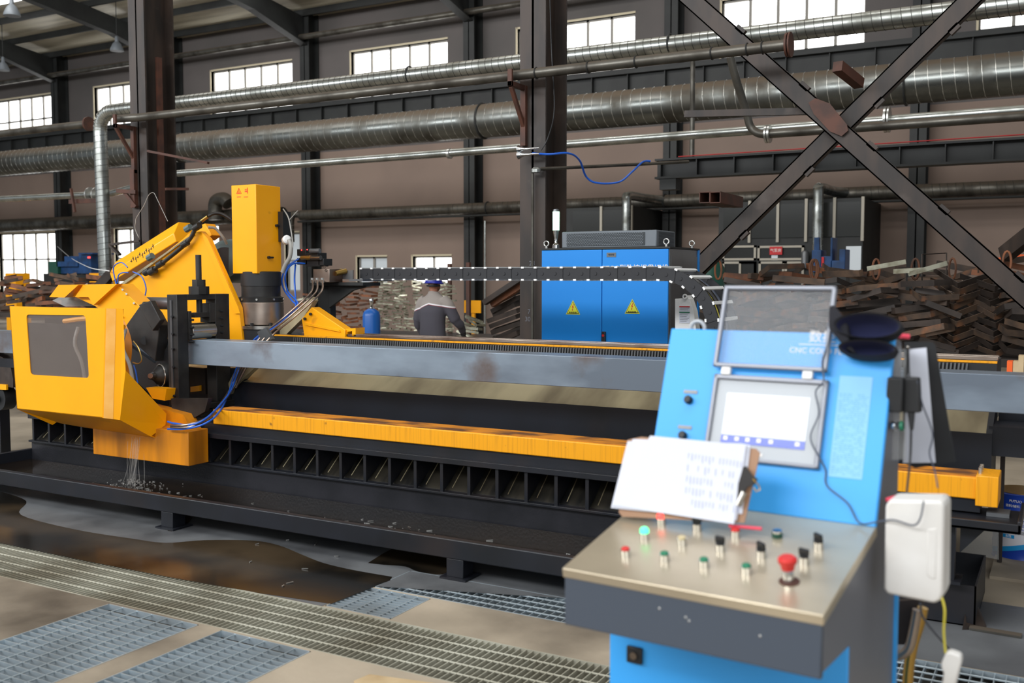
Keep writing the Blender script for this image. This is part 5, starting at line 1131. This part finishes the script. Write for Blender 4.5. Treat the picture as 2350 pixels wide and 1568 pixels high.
a_, b_2 = P(1865, 630, Y=17), P(1940, 630, Y=17); MB().box(a_.x, b_2.x, 17.05, 17.4, 0, a_.z+.05).build('pedestal', 'dark_steel', t)
for x0_, x1_, Y, lab in ((12, 36, 16, 'small yellow box top showing above the rusty heap at the photo edge'), (205, 232, 16, 'small yellow box top showing above the rusty heap beside the bent duct leg')):
    tt = pbox(x0_, 627, x1_, 640, Y, .4); a_ = P(x0_, 640, Y=Y); b_2 = P(x1_, 640, Y=Y); tt.box(a_.x, b_2.x, Y, Y+.4, 0, a_.z)
    tag(tt.build('yellow_box', 'yellow'), lab, 'box')

# ================================================================== BOOTH
YB = 22.5
t = thing('pump_booth', 'dark glazed booth with pale window frames built against the far wall', 'booth', (-6, YB, 0))
def rect(x0_, y0_, x1_, y1_, Y=YB):
    a_, b_2 = P(x0_, y1_, Y=Y), P(x1_, y0_, Y=Y); return a_.x, b_2.x, a_.z, b_2.z
X0b, X1b = P(1300, 500, Y=YB).x-.6, P(1980, 500, Y=YB).x
MB().box(P(1648, 500, Y=YB).x, X1b, YB+.05, YW, 0, 3.38).build('booth_wall', 'dark_steel', t)
MB().box(X0b, P(1450, 500, Y=YB).x, YB+.05, YW, 0, 3.38).build('booth_wall', 'dark_steel', t)
for a_, b_2, n_ in ((1655, 1980, 5), (1310, 1448, 2)):
    for i in range(n_):
        xa, xb = a_+(b_2-a_)*i/n_, a_+(b_2-a_)*(i+1)/n_; x0_, x1_, _, _ = rect(xa, 470, xb, 555); MB().box(x0_+.04, x1_-.04, YB+.02, YB+.04, 2.55, 3.30).build('dark_pane', 'darkglass', t)
        MB().box(x1_-.03, x1_+.03, YB, YB+.06, 2.45, 3.4).build('mullion', 'boothframe', t)
b = MB()
def fr_(x0_, x1_, z0_, z1_, w_=.05): b.box(x0_, x1_, YB, YB+.05, z1_-w_, z1_).box(x0_, x1_, YB, YB+.05, z0_, z0_+w_).box(x0_, x0_+w_, YB, YB+.05, z0_, z1_).box(x1_-w_, x1_, YB, YB+.05, z0_, z1_)
for q in ((1657, 563, 1735, 598), (1738, 563, 1845, 598), (1657, 600, 1735, 640), (1695, 600, 1735, 640), (1740, 600, 1800, 660), (1800, 600, 1845, 660)): x0_, x1_, z0_, z1_ = rect(*q); fr_(x0_, x1_, z0_, z1_)
b.build('pale_frame', 'boothframe', t)
x0_, x1_, z0_, z1_ = rect(1657, 563, 1845, 640); MB().box(x0_, x1_, YB+.03, YB+.045, z0_, z1_).build('pane', 'darkglass', t)
x0_, x1_, z0_, z1_ = rect(1940, 565, 1976, 625); MB().box(x0_, x1_, YB+.02, YB+.04, z0_, z1_).build('bright_pane', 'dimpane', t)
x0_, x1_, z0_, z1_ = rect(1770, 586, 1784, 598); MB().box(x0_, x1_, YB+.01, YB+.03, z0_, z1_).build('bright_pane', 'dimpane', t)
x0_, x1_, z0_, z1_ = rect(1767, 566, 1796, 585); sg = tag(MB().box(x0_, x1_, YB-.04, YB-.01, z0_, z1_).build('booth_sign', 'signred'), 'small red sign with white chinese lettering on the pale booth frame', 'sign')
text_mesh('气泵房', (x1_-x0_)*.30, ((x0_+x1_)/2, YB-.045, (z0_+z1_)/2), u, v, .002).build('sign_lettering', 'signwhite', sg, flat=True)
p = P(1850, 590, Y=YB); tag(MB().lathe([(.08, -.25), (.08, .1), (.05, .14)], (p.x, YB-.1, p.z)).box(p.x-.03, p.x+.03, YB-.1, YB+.055, p.z-.1, p.z).build('air_filter', 'cabgrey'), 'small grey canister mounted on the booth beside the pale frame', 'canister')
t = thing('green_tank', 'dark green round tank behind the scrap heap next to the blue cabinet', 'tank', P(1630, 640, Y=14))
p = P(1625, 622, Y=14); MB().lathe([(.02, .33), (.16, .28), (.23, .15), (.25, 0), (.25, -(p.z-.1))], (p.x, 14, p.z-.1), n=24).build('tank_body', 'dgreen', t)

# ================================================================== SCRAP BRACKETS
def strip(path, h=.055, th=.006):
    b = MB(); pts = [Vector((x, y, 0)) for x, y in path]
    for i in range(len(pts)-1): b.beam(pts[i]+Vector((0, 0, h/2)), pts[i+1]+Vector((0, 0, h/2)), th, h)
    return b
SHAPES = {
 'v': lambda: strip([(-.26, .13), (0, -.09), (.26, .13)], .055),
 'u': lambda: strip([(-.24, .14), (-.2, -.1), (.2, -.1), (.24, .14)], .058),
 'frame': lambda: strip([(-.22, -.12), (.22, -.12), (.22, .12), (-.22, .12), (-.22, -.12)], .06),
 'flat': lambda: strip([(-.26, 0), (.26, 0), (.26, .05)], .065).beam((-.26, .0, .03), (-.26, .06, .03), .006, .06),
 'zig': lambda: strip([(-.15, .10), (-.15, -.06), (.15, -.06), (.15, .02)], .05, .004),
 'loop': lambda: MB().tube([(.028*math.cos(a), 0, .09+.08*math.sin(a)) for a in [i*PI/8 for i in range(16)]], .009, 6, closed=True),
}
proto = {}
count = {}
def scrap(shape, m_, loc, rot, label, group, scl=1.0):
    key = (shape, m_)
    if key not in proto: proto[key] = SHAPES[shape]().build({'rust': 'rusty_bracket', 'rust_o': 'orange_bracket', 'rust_dk': 'dark_bracket', 'galv_strip': 'galvanised_bracket'}[m_], m_, loc=(0, 0, 0)); o = proto[key]; 
    else: o = proto[key].copy(); col.objects.link(o)
    o.location = loc; o.rotation_euler = rot; o.scale = (scl,)*3
    return tag(o, label, 'bracket', group)
def heap(cols_, n, y0, z0, dz, m_, shapes, label, group, tilt=.09, jit=.04, yaw=.5, skip=0., rx=None, scl=1.0):
    for (x, top) in cols_:
        lean = random.uniform(-.03, .03)
        k = 0; z = z0
        while z < top:
            if random.random() >= skip:
                f = 1 if k % 2 else -1
                scrap(random.choice(shapes), m_ if isinstance(m_, str) else random.choice(m_), (x+lean*k*.3+random.uniform(-jit, jit), y0+random.uniform(-jit, jit), z),
                      ((rx+random.uniform(-.08, .08)) if rx else random.uniform(-tilt, tilt)*2, random.uniform(-tilt, tilt)*1.6+f*.05, random.uniform(-yaw, yaw)), label, group, scl)
            z += dz*random.uniform(.85, 1.15); k += 1
RB = 'rusty bent steel bracket piled in the big heap behind the console'
topz = {0: 1.62, 1: 1.70, 2: 1.68, 3: 1.74, 4: 1.66, 5: 1.72, 6: 1.70, 7: 1.76, 8: 1.74}
GB = 'rusty brackets in the big heap behind the console'
heap([(P(1640+i*92, 700, Y=10.6).x, topz[i]-.06) for i in range(6)], 0, 10.6, .96, .08, ['rust', 'rust', 'rust_dk'], ['v', 'u', 'frame', 'flat', 'v'], RB, GB, tilt=.15, yaw=.7, jit=.07)
heap([(P(2195, 700, Y=10.6).x, 1.66), (P(2290, 700, Y=10.6).x, 1.66)], 0, 10.6, .96, .075, ['rust', 'rust_dk'], ['v'], RB, GB, tilt=.06, yaw=.15, jit=.03, rx=.55, scl=1.15)
heap([(P(2120, 700, Y=10.4).x, 1.5), (P(2370, 700, Y=10.6).x, 1.66)], 0, 10.45, .96, .08, ['rust', 'rust_dk'], ['v', 'u', 'frame'], RB, GB, tilt=.16, yaw=.5, jit=.04)
heap([(P(1690+i*88, 700, Y=11.3).x, topz[i]+.05) for i in range(8)], 0, 11.3, 1.40, .082, ['rust', 'rust_o', 'rust'], ['v', 'u', 'frame', 'flat'], RB, 'rusty brackets in the big heap behind the console', tilt=.2, yaw=1.0, jit=.12)
for px in (1648, 1866, 1870, 2010, 2100, 2185, 2310): scrap('loop', 'rust_o', P(px, 640 if px < 2200 else 625, Y=10.7)+Vector((0, 0, -.02)), (0, 0, random.uniform(-.6, .6)), 'rusty upright loop sticking up from the top of the big heap', 'rusty loops on the big heap', 1.3)
t = thing('storage_platform', 'low dark steel platform carrying the big rusty heap', 'platform', (-2, 10.9, 0))
MB().box(-4.0, .6, 10.25, 11.7, .84, .92).build('platform_top', 'rust_dk', t)
for x in (-3.8, -1.7, .4):
    for y in (10.35, 11.6): MB().box(x-.05, x+.05, y-.05, y+.05, 0, .84).build('leg', 'rust_dk', t)
MB().box(-3.9, .5, 11.0, 11.05, .92, 1.40).build('back_plate', 'rust_dk', t)
tag(MB().prism([P(2290, 592, Y=13), P(2325, 583, Y=13), P(2400, 586, Y=13), P(2400, 600, Y=13), P(2300, 601, Y=13)], (0, .4, 0)).build('orange_sheet', 'orange'), 'orange metal sheet lying on top of the heap at the photo edge', 'sheet')
tag(MB().tube([P(2116, 665, Y=10.6), P(2116, 584, Y=10.9), P(2172, 581, Y=10.9), P(2172, 665, Y=10.6)], .008, 6).build('bent_wire', 'rust_dk'), 'thin bent dark wire standing up on top of the big heap', 'wire')
for px, py in ((2035, 614), (2096, 626), (2130, 622)):
    o = scrap('flat', 'galv_strip', P(px, py, Y=10.5), (0.05, random.uniform(-.3, 0), random.uniform(-.3, .3)), 'pale galvanised strip lying among the rusty brackets on top of the big heap', 'pale strips on the big heap', .7)
# far left heap
heap([(P(px, 700, Y=11.4).x, tz) for px, tz in ((-40, 1.62), (20, 1.66), (75, 1.60), (130, 1.70), (185, 1.64), (235, 1.66))], 0, 11.4, 1.06, .07, ['rust_o', 'rust'], ['v', 'u', 'flat'], 'rusty steel bracket piled in the heap beyond the yellow guard', 'rusty brackets beyond the guard', yaw=.6, tilt=.14, jit=.08, scl=1.15)
t = thing('storage_platform', 'low steel platform under the rusty heap beyond the yellow guard', 'platform', (-14, 11.6, 0))
MB().box(-17, -12.7, 11.0, 11.8, .96, 1.04).box(-17, -12.8, 11.72, 11.8, 1.04, 1.5).build('platform_top', 'rust_dk', t)
for x in (-16.8, -14.6, -12.9): MB().box(x-.05, x+.05, 11.4, 11.5, 0, .96).build('leg', 'rust_dk', t)
b = MB().beam(P(200, 690, Y=11.0), P(262, 622, Y=11.0), .1, .16); tag(b.build('steel_plate', 'rust_dk'), 'dark tilted steel plate leaning next to the yellow arm cover', 'plate')
tag(MB().beam(P(252, 562, Y=9.0), P(320, 553, Y=9.2), .05, .03).beam(P(252, 562, Y=9.0), P(275, 585, Y=9.0), .05, .03).build('bent_strip', 'brown_steel'), 'dark bent strip poking up behind the yellow arm cover', 'strip')
# stacks behind the machine
heap([(P(px, 700, Y=13).x, tz) for px, tz in ((765, 1.50), (800, 1.56), (838, 1.60))], 0, 13.0, .76, .07, 'rust_o', ['v', 'u'], 'orange rusty bracket in the stacks beside the blue gas cylinder', 'orange rusty brackets by the cylinder', yaw=.35, tilt=.1, jit=.02, scl=.62)
heap([(P(px, 700, Y=13.4).x, tz) for px, tz in ((866, 1.66), (888, 1.66), (912, 1.64), (936, 1.64), (960, 1.6), (1012, 1.62), (1034, 1.60))], 0, 13.4, .80, .046, 'galv_strip', ['zig', 'zig', 'v'], 'pale galvanised bracket in the tall stacks behind the worker', 'galvanised brackets behind the worker', yaw=.8, tilt=.12, jit=.015, scl=.52)
heap([(P(px, 700, Y=12.2).x, tz) for px, tz in ((712, 1.4), (690, 1.35))], 0, 12.2, .85, .06, ['galv_strip', 'rust_o'], ['zig', 'v'], 'small mixed bracket stacked beyond the hydraulic pipes', 'mixed brackets beyond the pipes', yaw=.8, scl=.6)
for k in range(9): scrap(('frame', 'u')[k % 2], 'rust_dk', P(1165+random.uniform(-6, 6), 780-k*13, Y=12.35), (.12, -.38+random.uniform(-.06, .06), random.uniform(-.25, .25)), 'dark steel bracket in the leaning stack beside the nearer hall column', 'dark brackets leaning by the column', 1.1)
for k, (a_, c_) in enumerate((((1112, 695), (1195, 640)), ((1130, 700), (1200, 655)))): tag(MB().beam(P(*a_, Y=12.0+.1*k), P(*c_, Y=12.0+.1*k), .1, .07).build('timber_beam', ('brown_steel', 'rust_o')[k]), ('upper' if k == 0 else 'lower')+' slanted brown beam lying across the dark leaning stack', 'beam')
for k in range(7): scrap('frame', 'galv_strip', P(1078+random.uniform(-12, 16), 778-k*7, Y=12.6), (random.uniform(-.3, .3), random.uniform(-.4, .4), random.uniform(-1, 1)), 'pale galvanised frame in the loose pile by the yellow sign plate', 'galvanised frames by the yellow plate', .6)
t = thing('storage_platform', 'steel table behind the worker carrying the stacked brackets', 'platform', (-9.5, 13.2, 0))
MB().box(-12.9, -7.2, 11.9, 14.1, .66, .74).build('platform_top', 'rust_dk', t)
for x in (-12.7, -9.9, -7.4):
    for y in (12.0, 13.9): MB().box(x-.05, x+.05, y-.05, y+.05, 0, .66).build('leg', 'rust_dk', t)
for px, lab in ((1030, 'rusty upright post right behind the worker'), (1073, 'rusty upright post crossing the yellow sign plate')):
    a_ = P(px, 640, Y=13.9 if px < 1050 else 13.0); tag(MB().box(a_.x-.03, a_.x+.03, a_.y, a_.y+.05, .74, a_.z+.25).build('steel_post', 'rust_primer'), lab, 'post')
t = thing('sign_plate', 'plain yellow plate on a yellow post behind the machine beside the worker', 'sign', (-8.6, 13.9, 0))
x0_, x1_, z0_, z1_ = rect(1065, 690, 1103, 718, 13.9); MB().box(x0_, x1_, 13.9, 13.92, z0_, z1_).build('plate', 'yellow', t)
MB().box((x0_+x1_)/2-.03, (x0_+x1_)/2+.03, 13.92, 13.96, 0, z1_).build('post', 'yellow', t)
pbox(645, 690, 665, 700, 12.0, .2)
# gas cylinder
t = thing('gas_cylinder', 'blue gas cylinder with a silver valve cap standing behind the machine', 'gas cylinder', (-7.99, 10.5, 0))
MB().lathe([(.10, 0), (.115, .02), (.115, 1.17), (.10, 1.22), (.06, 1.25), (.045, 1.26)], (-7.99, 10.5, 0), n=32).build('cylinder_body', 'blue_cyl', t)
MB().lathe([(.045, 1.255), (.045, 1.27), (.02, 1.275), (.022, 1.33), (.028, 1.34), (.028, 1.38), (.018, 1.395)], (-7.99, 10.5, 0), n=20).build('valve_cap', 'chrome', t)

# ================================================================== WORKER
def remesh(o, vox, sm=6):
    r = o.modifiers.new('remesh', 'REMESH'); r.mode = 'VOXEL'; r.voxel_size = vox; r.use_smooth_shade = True
    s = o.modifiers.new('smooth', 'SMOOTH'); s.iterations = sm; s.factor = .5
PYR = 11.3; PH = P(993, 770, Y=PYR); hx = PH.x
wk = thing('person', 'worker in blue helmet and grey jacket with pale shoulders, seen from behind, stooping over scrap', 'person', (hx, PYR, 0))
def H(x, y, z): return Vector((hx+x, PYR+y, z))
def loft(b, rings, n=20):   # rings: (center, rx, ry)
    vs = []; m = len(rings)
    for c, rx, ry in rings:
        for k in range(n): a = 2*PI*k/n; vs.append(Vector(c)+Vector((rx*math.cos(a), ry*math.sin(a), 0)))
    b.add(vs, [(i*n+k, i*n+(k+1) % n, (i+1)*n+(k+1) % n, (i+1)*n+k) for i in range(m-1) for k in range(n)]+[tuple(reversed(range(n))), tuple(range((m-1)*n, m*n))])
LS, RS = H(-.17, .04, 1.37), H(.19, .06, 1.36)
LE, RE = H(-.245, .02, 1.09), H(.30, .10, 1.10)
LH, RH = H(-.25, .14, .86), H(.30, .30, .90)
body = MB()
loft(body, [(H(0, 0, .86), .15, .10), (H(0, 0, 1.0), .145, .10), (H(0, .02, 1.2), .16, .11), (H(.0, .04, 1.36), .15, .09), (H(-.01, .05, 1.42), .07, .06), (H(-.02, .06, 1.5), .052, .055)])
body.ell(H(-.03, .085, 1.575), .073, .09, .105, n=20)                     # skull
body.ell(H(-.035, .165, 1.535), .05, .035, .06)                           # face, jaw
body.ell(H(-.04, .19, 1.555), .012, .022, .018, n=10)                     # nose
body.ell(H(-.037, .185, 1.515), .022, .012, .008, n=10)                   # lips
for s_ in (-1, 1):
    body.ell(H(-.03+s_*.074, .085, 1.56), .010, .02, .032, n=10)          # ears
    body.ell(H(-.04+s_*.027, .18, 1.575), .013, .01, .008, n=8)           # eyes
def limb(b, pts, rs): b.tube(bez(pts, 5), [rs[0]+(rs[-1]-rs[0])*i/(5*(len(pts)-1)) for i in range(5*(len(pts)-1)+1)], 14)
limb(body, [LS, LE, LH], (.05, .028)); limb(body, [RS, RE, RH], (.05, .028))
for s_, fy in ((-1, .06), (1, -.06)):
    limb(body, [H(s_*.085, 0, .88), H(s_*.10, fy*.6, .48), H(s_*.11, fy-.02, .08)], (.085, .045)); body.ell(H(s_*.11, fy+.05, .045), .045, .13, .045)
def hand(b, w0, d, side):
    d = d.normalized(); sx = Vector((side, 0, 0)); pr = d.cross(sx).normalized()
    b.ell(w0+d*.045, .016, .040, .052, rot=Matrix((pr, sx.cross(pr)*0+sx, d)).transposed() if False else None)
    for k, ln in enumerate((.062, .072, .068, .054)):
        o_ = w0+d*.07+Vector((0, (k-1.5)*.019, 0)); b.tube([o_, o_+d*ln*.5, o_+d*ln*.8-sx*.012, o_+d*ln-sx*.028], [.0085, .0085, .008, .007], 8)
    o_ = w0+d*.03+Vector((0, .035, 0)); b.tube([o_, o_+Vector((0, .022, -.02)), o_+Vector((0, .03, -.05))-sx*.01], [.011, .010, .008], 8)
hand(body, LH, Vector((0, .15, -1)), -1); hand(body, RH, Vector((0, .3, -1)), 1)
bo = body.build('body', 'skin', wk); remesh(bo, .0065, 3)
jk = MB()
loft(jk, [(H(0, -.0, .82), .20, .135), (H(0, -.0, .90), .195, .14), (H(0, -.0, 1.05), .185, .14), (H(0, .01, 1.2), .195, .14), (H(0, .03, 1.32), .20, .125), (H(0, .04, 1.40), .155, .095), (H(-.01, .05, 1.455), .075, .07)])
jk.tube(bez([H(-.13, .04, 1.365), H(-.20, .03, 1.29), LE, H(-.265, .06, 1.0), LH+Vector((0, -.01, .03))], 5), [.085]*6+[.078]*5+[.064]*5+[.052]*5, 16)
jk.tube(bez([H(.13, .05, 1.365), H(.22, .06, 1.28), RE, H(.33, .18, 1.02), RH+Vector((0, -.01, .03))], 5), [.085]*6+[.078]*5+[.064]*5+[.052]*5, 16)
# collar
jk.torus(H(-.012, .055, 1.455), (0, .2, 1), .066, .020, 20, 8)
def jacket_mat():
    m = bpy.data.materials.new('jacket_cloth'); m.use_nodes = True; nt = m.node_tree; N = nt.nodes; K = nt.links; bs = N['Principled BSDF']; bs.inputs['Roughness'].default_value = .9
    tc = N.new('ShaderNodeTexCoord'); sx = N.new('ShaderNodeSeparateXYZ'); K.new(tc.outputs['Object'], sx.inputs[0])
    ab = N.new('ShaderNodeMath'); ab.operation = 'ABSOLUTE'; K.new(sx.outputs[0], ab.inputs[0])
    pw_ = N.new('ShaderNodeMath'); pw_.operation = 'MULTIPLY'; K.new(ab.outputs[0], pw_.inputs[0]); pw_.inputs[1].default_value = .26
    ad = N.new('ShaderNodeMath'); K.new(sx.outputs[2], ad.inputs[0]); K.new(pw_.outputs[0], ad.inputs[1])
    tl = N.new('ShaderNodeMath'); tl.operation = 'MULTIPLY_ADD'; K.new(sx.outputs[0], tl.inputs[0]); tl.inputs[1].default_value = -.10; K.new(ad.outputs[0], tl.inputs[2])
    cr = N.new('ShaderNodeValToRGB'); cr.color_ramp.interpolation = 'CONSTANT'; K.new(tl.outputs[0], N_ := cr.inputs[0]) if False else None
    mr = N.new('ShaderNodeMapRange'); mr.inputs[1].default_value = 1.2; mr.inputs[2].default_value = 1.4; K.new(tl.outputs[0], mr.inputs[0]); K.new(mr.outputs[0], cr.inputs[0])
    e = cr.color_ramp.elements; e[0].position = 0; e[0].color = L(72, 70, 78); e[1].position = .50; e[1].color = L(150, 40, 52)
    a_ = e.new(.53); a_.color = L(226, 224, 226); a_ = e.new(.62); a_.color = L(150, 142, 136)
    K.new(cr.outputs[0], bs.inputs['Base Color']); return m
M['jacket'] = jacket_mat()
jo = jk.build('jacket', 'jacket', wk); remesh(jo, .011, 8)
tr = MB(); loft(tr, [(H(0, 0, .76), .17, .125), (H(0, 0, .86), .175, .13), (H(0, 0, .95), .17, .12)])
for s_, fy in ((-1, .06), (1, -.06)): tr.tube(bez([H(s_*.085, 0, .84), H(s_*.10, fy*.6, .48), H(s_*.11, fy-.02, .07)], 5), [.105]*4+[.09]*4+[.08]*3, 16)
to = tr.build('trousers', 'trouser', wk); remesh(to, .012, 6)
sh = MB()
for s_, fy in ((-1, .06), (1, -.06)): sh.ell(H(s_*.11, fy+.06, .05), .056, .145, .05)
sh.build('shoes', 'blackp', wk)
gv = MB(); hand(gv, RH+Vector((0, 0, -.002)), Vector((0, .3, -1)), 1)
gv.tube([RH+Vector((0, -.01, .03)), RH+Vector((0, .012, -.02))], [.04, .036], 12)
go = gv.build('glove', 'gloveb', wk)
sd = go.modifiers.new('thick', 'SOLIDIFY'); sd.thickness = .004; sd.offset = 1
hc = H(-.03, .075, 1.60)
MB().lathe([(.118, -.012), (.120, 0), (.116, .03), (.098, .07), (.06, .096), (.01, .104)], hc, (0, .08, 1), 28).build('helmet', 'helmet', wk)
MB().lathe([(.10, -.03), (.135, -.026), (.13, -.010), (.112, 0)], hc+Vector((0, .008, .008)), (0, .08, 1), 28).build('helmet_brim', 'helmet', wk)
MB().tube([hc+Vector((.085*math.cos(a), .095*math.sin(a)-.005, -.045)) for a in [i*2*PI/20 for i in range(20)]], .011, 6, closed=True).build('helmet_band', 'blackp', wk)
MB().ell(hc+Vector((0, .01, -.035)), .077, .092, .06).build('hair', 'hoseb', wk)
